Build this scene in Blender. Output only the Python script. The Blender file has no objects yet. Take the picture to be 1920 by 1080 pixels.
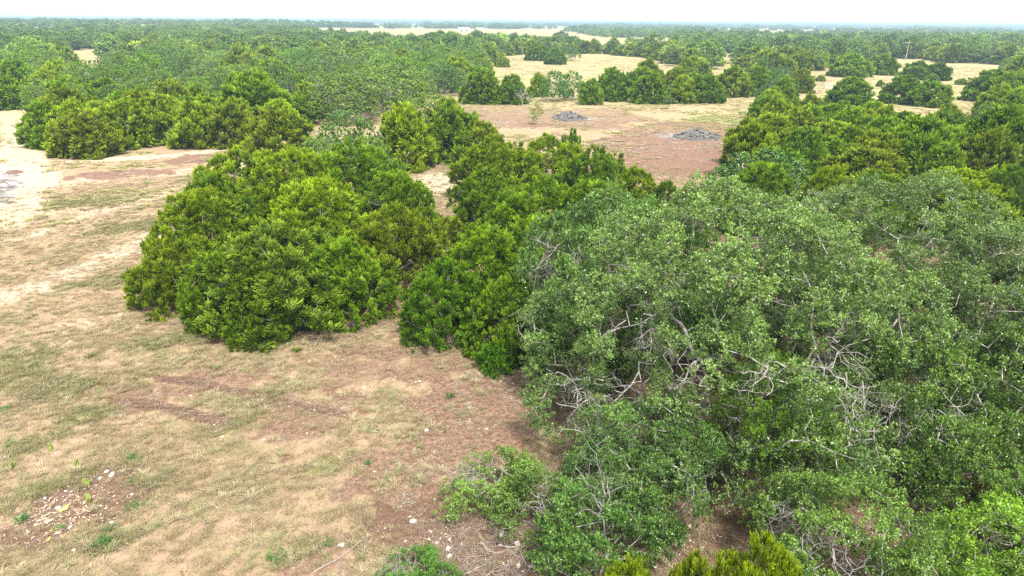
import bpy, math, random
import numpy as np
from mathutils import Matrix, Vector

# ------------------------------------------------------------------ camera, world, sun, exposure
SC = bpy.context.scene
C = SC.collection
H = 15.0                      # camera height (drone)
PITCH = math.radians(21.32)
ROLL = math.radians(0.45)
FWD = np.array([0, math.cos(PITCH), -math.sin(PITCH)])
R0_ = np.array([1.0, 0, 0]); U0_ = np.array([0, math.sin(PITCH), math.cos(PITCH)])
RGT = math.cos(ROLL) * R0_ + math.sin(ROLL) * U0_
UPV = -math.sin(ROLL) * R0_ + math.cos(ROLL) * U0_
cam_d = bpy.data.cameras.new("camera"); cam = bpy.data.objects.new("camera", cam_d); C.objects.link(cam)
cam_d.lens = 24; cam_d.sensor_width = 36; cam_d.clip_start = 0.3; cam_d.clip_end = 30000
m = Matrix.Identity(4)
for i in range(3):
    m[i][0] = RGT[i]; m[i][1] = UPV[i]; m[i][2] = -FWD[i]
m[2][3] = H
cam.matrix_world = m
SC.camera = cam

SUN_EL, SUN_AZ = math.radians(57), math.radians(158)   # azimuth from +Y, towards +X positive: the sun stands high behind the camera, a little to the right
SUN_STRENGTH, SUN_ANGLE = 2.9, math.radians(10)
SKY_STRENGTH, EXPOSURE = 0.062, 1.42
world = bpy.data.worlds.new("World"); SC.world = world; world.use_nodes = True
wn = world.node_tree.nodes; wl = world.node_tree.links; wn.clear()
sky = wn.new("ShaderNodeTexSky"); sky.sky_type = 'NISHITA'; sky.sun_disc = False
sky.sun_elevation = SUN_EL; sky.sun_rotation = SUN_AZ
sky.air_density = 1.2; sky.dust_density = 3.0
cl = wn.new("ShaderNodeMix"); cl.data_type = 'RGBA'; cl.inputs[0].default_value = 0.86
cl.inputs[7].default_value = (9.6, 9.7, 9.8, 1)      # bright thin overcast
bg = wn.new("ShaderNodeBackground"); bg.inputs[1].default_value = SKY_STRENGTH
wo = wn.new("ShaderNodeOutputWorld")
wl.new(sky.outputs[0], cl.inputs[6]); wl.new(cl.outputs[2], bg.inputs[0]); wl.new(bg.outputs[0], wo.inputs[0])
sun_d = bpy.data.lights.new("sun", 'SUN'); sun_d.energy = SUN_STRENGTH; sun_d.angle = SUN_ANGLE; sun_d.color = (1, 0.95, 0.87)
sun = bpy.data.objects.new("sun", sun_d); C.objects.link(sun)
sdir = Vector((math.sin(SUN_AZ) * math.cos(SUN_EL), math.cos(SUN_AZ) * math.cos(SUN_EL), math.sin(SUN_EL)))
sun.rotation_euler = sdir.to_track_quat('Z', 'Y').to_euler(); sun.location = (0, 0, 60)
vs = SC.view_settings; vs.view_transform = 'Standard'; vs.look = 'None'; vs.gamma = 1; vs.exposure = EXPOSURE
SC.render.engine = 'CYCLES'
SC.cycles.max_bounces = 5; SC.cycles.diffuse_bounces = 3; SC.cycles.transmission_bounces = 3
SC.cycles.volume_bounces = 0; SC.cycles.use_denoising = False

# ------------------------------------------------------------------ geometry of the view (where a seen spot lies on the ground)
def ray(px, py):
    v = RGT * ((px - 960) / 1280) + UPV * ((540 - py) / 1280) + FWD
    return v
def G(px, py, z=0.0):
    v = ray(px, py); t = (z - H) / min(v[2], -1e-4)
    return np.array([v[0] * t, v[1] * t])
def poly(*pts):
    return np.array([G(*p) for p in pts])
def inpoly(x, y, P):
    x = np.asarray(x, float); y = np.asarray(y, float); c = np.zeros(x.shape, bool); n = len(P)
    for i in range(n):
        x1, y1 = P[i]; x2, y2 = P[i - 1]
        c ^= ((y1 > y) != (y2 > y)) & (x < (x2 - x1) * (y - y1) / ((y2 - y1) or 1e-9) + x1)
    return c
def dpoly(x, y, P, closed=True):
    x = np.asarray(x, float); y = np.asarray(y, float); d = np.full(x.shape, 1e9)
    for i in range(0 if closed else 1, len(P)):
        ax, ay = P[i - 1]; bx, by = P[i]; ex, ey = bx - ax, by - ay
        t = np.clip(((x - ax) * ex + (y - ay) * ey) / (ex * ex + ey * ey + 1e-9), 0, 1)
        d = np.minimum(d, np.hypot(x - ax - t * ex, y - ay - t * ey))
    return d
def _h(ix, iy, s):
    n = (ix * 374761393 + iy * 668265263 + s * 2147483647 % 1013904223) & 0xffffffff
    n = ((n ^ (n >> 13)) * 1274126177) & 0xffffffff
    return ((n ^ (n >> 16)) & 0xffffff) / 16777215.0
def vn(x, y, s=0):
    x = np.asarray(x, float); y = np.asarray(y, float)
    ix = np.floor(x).astype(np.int64); iy = np.floor(y).astype(np.int64); fx = x - ix; fy = y - iy
    fx = fx * fx * (3 - 2 * fx); fy = fy * fy * (3 - 2 * fy)
    a = _h(ix, iy, s); b = _h(ix + 1, iy, s); c = _h(ix, iy + 1, s); d = _h(ix + 1, iy + 1, s)
    return (a + (b - a) * fx) + ((c + (d - c) * fx) - (a + (b - a) * fx)) * fy
def fbm(x, y, s=0, o=4):
    r = 0; a = 0.5; t = 0
    for k in range(o):
        r = r + a * vn(x * 2 ** k, y * 2 ** k, s + k * 17); t += a; a *= 0.5
    return r / t
def sst(a, b, x):
    t = np.clip((x - a) / (b - a), 0, 1); return t * t * (3 - 2 * t)
def gz(x, y):                  # height of the ground
    x = np.asarray(x, float); y = np.asarray(y, float); d = np.hypot(x, y)
    z = 0.35 * (fbm(x / 14, y / 14, 3, 3) - 0.5) * sst(10, 30, d)
    az = np.degrees(np.arctan2(x, y))
    hill = sst(-4, -26, az) * sst(450, 1350, d) * (1 - sst(1700, 3000, d))
    z = z + 6.0 * hill + (fbm(x / 900, y / 900, 9, 3) - 0.62) * 9 * sst(900, 3000, d)
    z = z + 0.05 * (fbm(x / 1.7, y / 1.7, 5, 3) - .5)
    return z

# ------------------------------------------------------------------ helpers for objects and meshes
def tag(o, label=None, cat=None, group=None, kind=None):
    if label: o['label'] = label
    if cat: o['category'] = cat
    if group: o['group'] = group
    if kind: o['kind'] = kind
    return o
def mesh_np(name, V, F, mats, tone=None, smooth=True, fm=None, attrs=None):
    """V (n,3); F (m,k) all faces with k corners."""
    me = bpy.data.meshes.new(name); V = np.asarray(V, np.float32); F = np.asarray(F, np.int32)
    k = F.shape[1]
    me.vertices.add(len(V)); me.vertices.foreach_set("co", V.ravel())
    me.loops.add(F.size); me.loops.foreach_set("vertex_index", F.ravel())
    me.polygons.add(len(F)); me.polygons.foreach_set("loop_start", np.arange(0, F.size, k, dtype=np.int32))
    me.polygons.foreach_set("loop_total", np.full(len(F), k, np.int32))
    if fm is not None: me.polygons.foreach_set("material_index", np.asarray(fm, np.int32))
    for mm in (mats if isinstance(mats, (list, tuple)) else [mats]): me.materials.append(mm)
    if tone is not None:
        a = me.attributes.new("tone", 'FLOAT', 'POINT'); a.data.foreach_set("value", np.asarray(tone, np.float32))
    for nm, arr in (attrs or {}).items():
        a = me.attributes.new(nm, 'FLOAT_COLOR', 'POINT'); a.data.foreach_set("color", np.asarray(arr, np.float32).ravel())
    me.update(calc_edges=True)
    me.polygons.foreach_set("use_smooth", np.full(len(F), smooth, bool))
    return me
def obj(name, me, parent=None, loc=(0, 0, 0)):
    o = bpy.data.objects.new(name, me); C.objects.link(o); o.location = loc
    if parent is not None: o.parent = parent
    return o
def empty(name, loc, rz=0.0, sc=(1, 1, 1)):
    o = bpy.data.objects.new(name, None); C.objects.link(o); o.location = loc; o.rotation_euler = (0, 0, rz); o.scale = sc
    o.empty_display_size = 0.5
    return o
def unit(v): return v / (np.linalg.norm(v, axis=-1, keepdims=True) + 1e-9)
def frames(ax, rng):
    """random-roll orthonormal frames (n,3,3) with local z along ax"""
    z = unit(ax); r = unit(rng.normal(size=z.shape)); x = unit(np.cross(r, z)); y = np.cross(z, x)
    return np.stack([x, y, z], axis=-1)
def tubes(P0, P1, r0, r1, k=5):
    """independent frusta P0->P1, quads only"""
    P0, P1 = np.asarray(P0, float), np.asarray(P1, float); n = len(P0); ax = unit(P1 - P0)
    ref = np.where(np.abs(ax[:, 2:3]) > 0.9, np.array([[1.0, 0, 0]]), np.array([[0, 0, 1.0]]))
    x = unit(np.cross(ref, ax)); y = np.cross(ax, x)
    a = np.arange(k) * 2 * math.pi / k
    ring = x[:, None, :] * np.cos(a)[None, :, None] + y[:, None, :] * np.sin(a)[None, :, None]
    V = np.concatenate([P0[:, None, :] + ring * np.asarray(r0)[:, None, None], P1[:, None, :] + ring * np.asarray(r1)[:, None, None]], 1)
    j = np.arange(k); q = np.stack([j, (j + 1) % k, (j + 1) % k + k, j + k], 1)
    F = (q[None] + (np.arange(n) * 2 * k)[:, None, None]).reshape(-1, 4)
    return V.reshape(-1, 3), F
def joinVF(*vf):
    Vs, Fs, o = [], [], 0
    for V, F in vf:
        Vs.append(V); Fs.append(F + o); o += len(V)
    return np.concatenate(Vs), np.concatenate(Fs)

# ------------------------------------------------------------------ materials
def mat(name):
    mm = bpy.data.materials.new(name); mm.use_nodes = True; nt = mm.node_tree; nt.nodes.clear()
    return mm, nt.nodes, nt.links
def N(nodes, t, **kw):
    n = nodes.new(t)
    for k, v in kw.items(): setattr(n, k, v)
    return n
def mixc(nodes, links, fac, a, b, blend='MIX'):
    n = nodes.new("ShaderNodeMix"); n.data_type = 'RGBA'; n.blend_type = blend
    for s, v in ((n.inputs[0], fac), (n.inputs[6], a), (n.inputs[7], b)):
        if hasattr(v, 'is_output'): links.new(v, s)
        elif isinstance(v, (int, float)): s.default_value = v
        else: s.default_value = (*v, 1) if len(v) == 3 else v
    return n.outputs[2]
def mth(nodes, links, op, a, b=0.0, c=None, clamp=False):
    n = nodes.new("ShaderNodeMath"); n.operation = op; n.use_clamp = clamp
    for s, v in ((n.inputs[0], a), (n.inputs[1], b), (n.inputs[2], c)):
        if v is None: continue
        if hasattr(v, 'is_output'): links.new(v, s)
        else: s.default_value = v
    return n.outputs[0]
def noise(nodes, links, vec, scale, detail=3, rough=.55):
    n = nodes.new("ShaderNodeTexNoise"); n.inputs['Scale'].default_value = scale; n.inputs['Detail'].default_value = detail
    n.inputs['Roughness'].default_value = rough
    if vec is not None: links.new(vec, n.inputs['Vector'])
    return n.outputs[0]

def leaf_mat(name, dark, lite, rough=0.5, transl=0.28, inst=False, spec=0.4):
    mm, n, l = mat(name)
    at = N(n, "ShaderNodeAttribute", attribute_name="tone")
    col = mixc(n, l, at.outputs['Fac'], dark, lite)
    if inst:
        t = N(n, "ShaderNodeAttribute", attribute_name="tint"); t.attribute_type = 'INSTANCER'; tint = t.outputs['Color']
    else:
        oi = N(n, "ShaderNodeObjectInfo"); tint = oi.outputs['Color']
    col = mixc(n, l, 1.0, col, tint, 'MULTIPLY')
    b = N(n, "ShaderNodeBsdfPrincipled"); l.new(col, b.inputs['Base Color']); b.inputs['Roughness'].default_value = rough
    b.inputs['Specular IOR Level'].default_value = spec
    tr = N(n, "ShaderNodeBsdfTranslucent")
    c2 = mixc(n, l, 1.0, col, (1.25, 1.35, 0.5), 'MULTIPLY'); l.new(c2, tr.inputs[0])
    mx = N(n, "ShaderNodeMixShader"); mx.inputs[0].default_value = transl
    l.new(b.outputs[0], mx.inputs[1]); l.new(tr.outputs[0], mx.inputs[2])
    o = N(n, "ShaderNodeOutputMaterial"); l.new(mx.outputs[0], o.inputs[0])
    return mm
def bark_mat(name, c1, c2, sc=6):
    mm, n, l = mat(name)
    tc = N(n, "ShaderNodeTexCoord")
    f = noise(n, l, tc.outputs['Object'], sc, 5, .7)
    cr = N(n, "ShaderNodeValToRGB"); l.new(f, cr.inputs[0])
    cr.color_ramp.elements[0].position = .38; cr.color_ramp.elements[0].color = (*c1, 1)
    cr.color_ramp.elements[1].position = .62; cr.color_ramp.elements[1].color = (*c2, 1)
    b = N(n, "ShaderNodeBsdfPrincipled"); l.new(cr.outputs[0], b.inputs['Base Color']); b.inputs['Roughness'].default_value = .9
    bp = N(n, "ShaderNodeBump"); bp.inputs['Strength'].default_value = .6; bp.inputs['Distance'].default_value = .03
    l.new(noise(n, l, tc.outputs['Object'], sc * 4, 4, .7), bp.inputs['Height']); l.new(bp.outputs[0], b.inputs['Normal'])
    o = N(n, "ShaderNodeOutputMaterial"); l.new(b.outputs[0], o.inputs[0])
    return mm
def plain_mat(name, c1, c2, sc=5, rough=.85, inst=False):
    mm, n, l = mat(name)
    tc = N(n, "ShaderNodeTexCoord")
    col = mixc(n, l, noise(n, l, tc.outputs['Object'], sc, 4, .6), c1, c2)
    if inst:
        t = N(n, "ShaderNodeAttribute", attribute_name="tint"); t.attribute_type = 'INSTANCER'
        col = mixc(n, l, 1.0, col, t.outputs['Color'], 'MULTIPLY')
    b = N(n, "ShaderNodeBsdfPrincipled"); l.new(col, b.inputs['Base Color']); b.inputs['Roughness'].default_value = rough
    o = N(n, "ShaderNodeOutputMaterial"); l.new(b.outputs[0], o.inputs[0])
    return mm
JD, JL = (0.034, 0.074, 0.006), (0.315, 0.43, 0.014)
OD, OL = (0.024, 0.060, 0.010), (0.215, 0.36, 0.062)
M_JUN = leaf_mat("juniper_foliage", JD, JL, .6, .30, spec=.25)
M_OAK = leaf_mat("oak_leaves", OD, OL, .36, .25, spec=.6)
M_JUNF = leaf_mat("juniper_foliage_far", JD, JL, .6, .2, True, spec=.25)
M_OAKF = leaf_mat("oak_leaves_far", OD, OL, .5, .2, True, spec=.3)
M_BARKO = bark_mat("oak_bark", (.10, .085, .07), (.50, .48, .44), 7)
M_BARKJ = bark_mat("juniper_bark", (.11, .075, .055), (.33, .28, .24), 9)
M_DEAD = bark_mat("dead_wood", (.15, .135, .12), (.44, .415, .39), 4)

# ------------------------------------------------------------------ tree prototypes
def make_lobes(R, Ht, n, lr, rng, low=0.0, jit=.12):
    Cs, rs = [], []
    for i in range(n):
        t = (i + .5) / n; s = max(0.0, (t - .16) / .84) ** .9               # 0 = rim, 1 = top
        el = s * math.pi / 2; az = i * 2.39996 + rng.uniform(-.3, .3)
        q = lr * rng.uniform(.82, 1.2); k = 1 + rng.uniform(-jit, jit)
        rr = (R - q) * (math.cos(el) ** .8) * k * (.93 if s == 0 else 1)
        z = low + q * .62 + (Ht - low - 1.62 * q) * math.sin(el) ** 1.15 * (1 + rng.uniform(-jit, jit) * .6)
        Cs.append((rr * math.cos(az), rr * math.sin(az), max(z, low + q * rng.uniform(.35, .7)))); rs.append(q)
    return np.array(Cs), np.array(rs)
def on_lobes(Cs, rs, n, rng, jr=(.86, 1.05), zmin=.05, dmin=-.55, inside=.93):
    out, nor = [], []; w = rs ** 2 / np.sum(rs ** 2); got = 0
    while got < n:
        k = rng.choice(len(rs), size=n * 2, p=w); d = unit(rng.normal(size=(n * 2, 3)))
        p = Cs[k] + d * (rs[k] * rng.uniform(*jr, size=n * 2))[:, None]
        D = np.linalg.norm(p[:, None, :] - Cs[None], axis=2) / rs[None]; D[np.arange(len(k)), k] = 9
        ok = (D.min(1) > inside) & (p[:, 2] > zmin) & (d[:, 2] > dmin)
        out.append(p[ok]); nor.append(d[ok]); got += ok.sum()
    return np.concatenate(out)[:n], np.concatenate(nor)[:n]

def juniper_tuft(rng, ns, nf, L, fl, fw, wid=.16):
    """a few upright flame-shaped plumes of pointed fingers; quads"""
    V, T = [], []
    for s in range(ns):
        az = rng.uniform(0, 6.283); lean = rng.uniform(.05, .55); ln = L * rng.uniform(.6, 1.1)
        d = unit(np.array([math.cos(az) * lean, math.sin(az) * lean, 1.0])); b0 = np.array([math.cos(az), math.sin(az), 0]) * rng.uniform(.0, .30) * L - d * ln * .25
        e1 = unit(np.cross(d, [.3, .9, .1])); e2 = np.cross(d, e1); bt = rng.normal() * .10
        for f in range(nf):
            t = (f + .5) / nf; a = f * 2.4 + rng.uniform(-.4, .4); o = e1 * math.cos(a) + e2 * math.sin(a)
            prof = math.sin(math.pi * min(1, .18 + t * .85)) ** .8
            c = b0 + d * ln * t * .85 + o * wid * L * .5 * prof
            fd = unit(d * (.75 + t * .6) + o * .75 * (1 - t) + rng.normal(size=3) * .16)
            w = unit(np.cross(fd, o + rng.normal(size=3) * .5)) * fw * rng.uniform(.7, 1.25); l_ = fl * rng.uniform(.75, 1.2)
            V += [c - fd * l_ * .3, c + fd * l_ * .2 + w, c + fd * l_, c + fd * l_ * .2 - w]
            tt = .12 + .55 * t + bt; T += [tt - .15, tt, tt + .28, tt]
        w = unit(np.cross(d, rng.normal(size=3))) * fw * 2.2
        V += [b0, b0 + d * ln * .5 + w, b0 + d * ln, b0 + d * ln * .5 - w]; T += [.0, .08, .3, .08]
    return np.array(V), np.array(T)
def place_tufts(tufts, P, A, S, rng, tone):
    Vs, Ts = [], []; fr = frames(A, rng); pick = rng.integers(len(tufts), size=len(P))
    for q, (tv, tt) in enumerate(tufts):
        k = pick == q
        if not k.any(): continue
        v = np.einsum('nij,mj->nmi', fr[k], tv) * S[k][:, None, None] + P[k][:, None, :]
        Vs.append(v.reshape(-1, 3)); Ts.append((tt[None] + tone[k][:, None]).reshape(-1))
    V = np.concatenate(Vs); T = np.clip(np.concatenate(Ts), 0, 1.2)
    V[:, 2] = np.maximum(V[:, 2], 0.02 + 0.02 * rng.random(len(V)))
    return V, np.arange(len(V)).reshape(-1, 4), T

def skeleton(roots, guides, targets, rng, wig=.14, seg=.45, rtip=.012, k=5, pw=.25):
    P = [np.array(r, float) for r in roots]; par = [-1] + [0] * (len(roots) - 1); L = [0.0] * len(roots)
    def attach(t, w=wig):
        A = np.array(P); d = np.linalg.norm(A - t, axis=1) + pw * np.array(L)
        i = int(np.argmin(d)); a = P[i]; dist = np.linalg.norm(t - a); n = max(1, int(dist / seg))
        per = unit(np.cross(t - a, rng.normal(size=3))); per2 = unit(np.cross(t - a, per)); ph = rng.uniform(0, 6.28)
        last = i
        for s in range(1, n + 1):
            u = s / n; p = a + (t - a) * u
            amp = w * dist * math.sin(math.pi * u)
            p = p + per * amp * math.sin(ph + 5 * u) + per2 * amp * math.cos(ph + 7 * u) + rng.normal(size=3) * w * seg * .55 * (u < 1)
            p[2] = max(p[2], .06)
            P.append(p); par.append(last); L.append(L[last] + np.linalg.norm(p - P[last])); last = len(P) - 1
        return last
    for g in guides: attach(np.array(g), wig * .7)
    order = np.argsort([np.linalg.norm(t - np.array(roots[0])) for t in targets])
    for i in order: attach(targets[i])
    P = np.array(P); par = np.array(par); R = np.full(len(P), 0.0); hs = np.zeros(len(P), bool); hs[par[par >= 0]] = True
    acc = np.where(hs, 0, rtip ** 2.25)
    for i in range(len(P) - 1, -1, -1):
        if par[i] >= 0: acc[par[i]] += acc[i]
    R = acc ** (1 / 2.25)
    e = np.where(par >= 0)[0]
    return tubes(P[par[e]], P[e], R[par[e]] * .97, R[e], k)
def twigs(starts, dirs, rng, n=9, L=.8, r=.02, segs=4, k=3):
    A0, A1, Ra, Rb = [], [], [], []
    for p, d in zip(starts, dirs):
        for j in range(n):
            c = p + rng.normal(size=3) * .06; v = unit(d + rng.normal(size=3) * .75); rr = r * rng.uniform(.6, 1.2); ll = L * rng.uniform(.5, 1.2) / segs
            for s in range(segs):
                v = unit(v + rng.normal(size=3) * .38); q = c + v * ll; q[2] = max(q[2], .05)
                A0.append(c); A1.append(q); Ra.append(rr); Rb.append(rr * .72)
                if rng.random() < .55:
                    v2 = unit(v + rng.normal(size=3) * .8); A0.append(q); A1.append(q + v2 * ll * .9); Ra.append(rr * .55); Rb.append(rr * .25)
                rr *= .72; c = q
    return tubes(A0, A1, Ra, Rb, k)

def antlers(starts, dirs, rng, L=1.1, r=.032, k=4, per=2, depth=2):
    """crooked bare boughs that fork again and again"""
    A0, A1, Ra, Rb = [], [], [], []
    def grow(c, v, ln, rr, dep):
        segs = 6 if dep == depth else 4
        for s in range(segs):
            v = unit(v + rng.normal(size=3) * .42); q = c + v * ln / segs; q[2] = max(q[2], .05)
            A0.append(c); A1.append(q); Ra.append(rr); Rb.append(rr * .84)
            if dep > 0 and s > 0:
                side = unit(v * .5 + rng.normal(size=3) * .8); grow(q, side, ln * rng.uniform(.35, .6), rr * .5, dep - 1)
            rr *= .84; c = q
    for p, d in zip(starts, dirs):
        for j in range(per): grow(p - d * L * .45 + rng.normal(size=3) * .25, unit(d + rng.normal(size=3) * .55), L * rng.uniform(.7, 1.2), r * rng.uniform(.7, 1.2), depth)
    return tubes(A0, A1, Ra, Rb, k)

def juniper_proto(seed, lod, leafm):
    rng = np.random.default_rng(seed); R, Ht = 3.8, 5.3
    n = 40 if lod < 2 else 14
    Cs, rs = make_lobes(R, Ht, n, R * (.24 if lod < 2 else .38), rng, 0, .24)
    if lod == 0:  nt, tf, sc = 1080, [juniper_tuft(rng, 5, 12, .55, .135, .026, .34) for _ in range(7)], 1.0
    elif lod == 1: nt, tf, sc = 640, [juniper_tuft(rng, 4, 7, .75, .30, .070, .34) for _ in range(4)], 1.05
    else: nt, tf, sc = 170, [juniper_tuft(rng, 3, 3, .95, .60, .17, .4) for _ in range(3)], 1.3
    P, Nn = on_lobes(Cs, rs, nt, rng, (.80, 1.06), dmin=-.8, inside=.86)
    # bare spots where the grey inner twigs show
    holes = P[rng.integers(nt, size=7)] if lod < 2 else np.zeros((0, 3))
    holes = holes[holes[:, 2] < Ht * .75] if len(holes) else holes
    keep = np.ones(nt, bool)
    for h in holes: keep &= np.linalg.norm(P - h, axis=1) > rng.uniform(.3, .75)
    P, Nn = P[keep], Nn[keep]
    A = unit(Nn * .65 + np.array([0, 0, .62]) + rng.normal(size=P.shape) * .36)
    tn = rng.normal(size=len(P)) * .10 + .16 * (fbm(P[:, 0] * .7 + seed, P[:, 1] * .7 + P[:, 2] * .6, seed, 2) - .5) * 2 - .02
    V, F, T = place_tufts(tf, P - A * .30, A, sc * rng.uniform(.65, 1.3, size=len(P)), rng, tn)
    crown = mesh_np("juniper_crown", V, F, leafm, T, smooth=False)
    tg = P[rng.choice(len(P), size=min(len(P), 150 if lod == 0 else 40), replace=False)] * np.array([.9, .9, .93])
    gd = [(0.2, 0, .9), (-.1, .2, 1.8)] + [tuple(c * np.array([.55, .55, .7])) for c in Cs[::3]]
    if lod == 2:
        tv, tf_ = tubes([[0, 0, 0]], [[0, 0, 3.0]], [.2], [.08], 5)
    else:
        tv, tf_ = skeleton([(0, 0, -.05), (.25, .15, -.05), (-.2, .2, -.05)], gd, tg, rng, .10, .55, .014 if lod == 0 else .022, 5 if lod == 0 else 4)
    trunk = mesh_np("juniper_trunk", tv, tf_, M_BARKJ)
    dead = None
    if lod < 2 and len(holes):
        dv, df = antlers(holes * np.array([.93, .93, .97]), unit(holes * np.array([1, 1, .3])), rng, .9, .018 if lod == 0 else .035, 3, 3 if lod == 0 else 2, 2 if lod == 0 else 1)
        dead = mesh_np("juniper_deadwood", dv, df, M_DEAD)
    return dict(R=R, H=Ht, crown=crown, trunk=trunk, dead=dead)

def leaf_cloud(P, r, per, L, W, rng, upb=.5, flat=.75):
    """leaf quads around each point of P (radii r): folded diamonds"""
    n = len(P) * per; c = np.repeat(P, per, 0); rr = np.repeat(r, per)
    d = unit(rng.normal(size=(n, 3)) + np.array([0, 0, upb])); q = rng.random(n) ** .45
    # leaves gather in sprigs
    m_ = max(1, per // 15); ds = unit(rng.normal(size=(len(P), m_, 3)) + np.array([0, 0, upb])) * (r[:, None] * rng.random((len(P), m_)) ** .35)[..., None] * np.array([1, 1, flat])
    if per > 40:
        k_ = rng.integers(m_, size=n); c = c + ds[np.repeat(np.arange(len(P)), per), k_] + d * (q * .135)[:, None]; q = np.clip(ds[np.repeat(np.arange(len(P)), per), k_][:, 2] / rr * .6 + .45, 0, 1)
    else: c = c + d * (rr * q)[:, None] * np.array([1, 1, flat])
    ax = unit(d * .8 + rng.normal(size=(n, 3)) * .6 + np.array([0, 0, .25]))
    w = unit(np.cross(ax, rng.normal(size=(n, 3)) * .7 + np.array([0, 0, .2]))); nn = np.cross(w, ax)
    l = (L * rng.uniform(.7, 1.25, n))[:, None]; ww = (W * rng.uniform(.7, 1.2, n))[:, None]
    V = np.stack([c - ax * l * .5, c + w * ww * .5 + nn * ww * .18, c + ax * l * .5, c - w * ww * .5 + nn * ww * .18], 1).reshape(-1, 3)
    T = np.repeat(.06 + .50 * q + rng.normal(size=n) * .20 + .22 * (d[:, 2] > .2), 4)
    return V, T

def oak_proto(seed, lod, leafm, R=5.5, Ht=7.6, nclump=470, bare=9, low=.9, forced=()):
    rng = np.random.default_rng(seed)
    n = (54 if R > 7 else 26) if lod < 2 else 14
    Cs, rs = make_lobes(R, Ht, n, R * ((.20 if R > 7 else .27) if lod < 2 else .33), rng, low, .16)
    nc = {0: nclump, 1: 300, 2: 120}[lod]
    P, Nn = on_lobes(Cs, rs, nc, rng, (.74, 1.0), .35, -.6, .92)
    holes = []
    if lod < 2:
        cand = P[(P[:, 2] < Ht * .88) & (P[:, 2] > 1.2)]
        for _ in range(bare): holes.append(cand[rng.integers(len(cand))])
    nf0 = len(holes); holes = np.array(list(holes) + list(forced)).reshape(-1, 3)
    keep = np.ones(len(P), bool)
    for hi, h in enumerate(holes): keep &= np.linalg.norm(P - h, axis=1) > (rng.uniform(.55, .95) if hi < nf0 else rng.uniform(.95, 1.35))
    Pb = P[~keep]; P = P[keep]
    cr = rng.uniform(.42, .68, len(P)) * {0: 1, 1: 1.35, 2: 1.9}[lod]
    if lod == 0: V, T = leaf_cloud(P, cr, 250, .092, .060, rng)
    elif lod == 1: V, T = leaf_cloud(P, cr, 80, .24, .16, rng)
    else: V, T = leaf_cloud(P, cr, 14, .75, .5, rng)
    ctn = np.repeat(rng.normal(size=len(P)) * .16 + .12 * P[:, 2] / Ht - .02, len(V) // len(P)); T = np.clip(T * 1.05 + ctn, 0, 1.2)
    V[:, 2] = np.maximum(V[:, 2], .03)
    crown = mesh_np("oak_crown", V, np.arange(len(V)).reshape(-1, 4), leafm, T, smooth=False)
    if lod == 2:
        tv, tf_ = tubes([[0, 0, 0], [0, 0, 2], [0, 0, 2]], [[0, 0, 2], [1.5, .5, 4.5], [-1.4, .3, 4.6]], [.35, .2, .2], [.25, .08, .08], 5)
    else:
        gd = [(.15, .1, 1.1), (-.1, .2, 1.9)] + [tuple(c * np.array([.62, .62, .80])) for c in Cs[::2]]
        tg = np.concatenate([P, Pb]) if lod == 0 else P[::5]
        tv, tf_ = skeleton([(0, 0, -.1), (.5, .3, -.1), (-.4, .5, -.1)], gd, tg, rng, .17, .42, (.013 if lod == 0 else .02), 6 if lod == 0 else 4)
    trunk = mesh_np("oak_trunk", tv, tf_, M_BARKO)
    dead = None
    if lod < 2 and len(holes):
        src = np.concatenate([holes, Pb[:14]]) if lod == 0 else holes
        dv, df = antlers(src * np.array([.95, .95, .97]), unit(src * np.array([1, 1, -.3])), rng, 1.3, .024 if lod == 0 else .05, 4, 2 if lod == 0 else 3, 2 if lod == 0 else 1)
        if len(forced):
            fo = np.array(forced); dv2, df2 = antlers(fo * np.array([.86, .86, .93]), unit(fo * np.array([1, 1, -.25])), rng, 1.6, .034, 5, 3, 2); dv, df = joinVF((dv, df), (dv2, df2))
        dead = mesh_np("oak_deadwood", dv, df, M_DEAD)
    return dict(R=R, H=Ht, crown=crown, trunk=trunk, dead=dead)

J0 = [juniper_proto(11 + i, 0, M_JUN) for i in range(4)]
J1 = [juniper_proto(31 + i, 1, M_JUN) for i in range(4)]
J2 = [juniper_proto(51 + i, 2, M_JUNF) for i in range(3)]
def face(lx, lz): return (lx, -7.6 * math.sqrt(max(.05, 1 - (lx / 8) ** 2 - (lz / 9.7) ** 2)), lz)
O0 = [oak_proto(71, 0, M_OAK, 8.0, 9.7, 1080, 9, .3, [face(-5.6, 3.2), face(-3.6, 6.0), face(-1.6, 5.2), face(1.2, 5.4), face(3.4, 5.6), face(-4.4, 2.2)]), oak_proto(72, 0, M_OAK, 8.0, 9.7, 1000, 12, .3), oak_proto(73, 0, M_OAK, 4.2, 5.0, 260, 5, .2)]
O1 = [oak_proto(91 + i, 1, M_OAK) for i in range(3)]
O2 = [oak_proto(95 + i, 2, M_OAKF) for i in range(2)]
O0S = oak_proto(99, 0, M_OAK, 2.2, 2.4, 60, 1, .05)        # low young oak scrub

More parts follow.
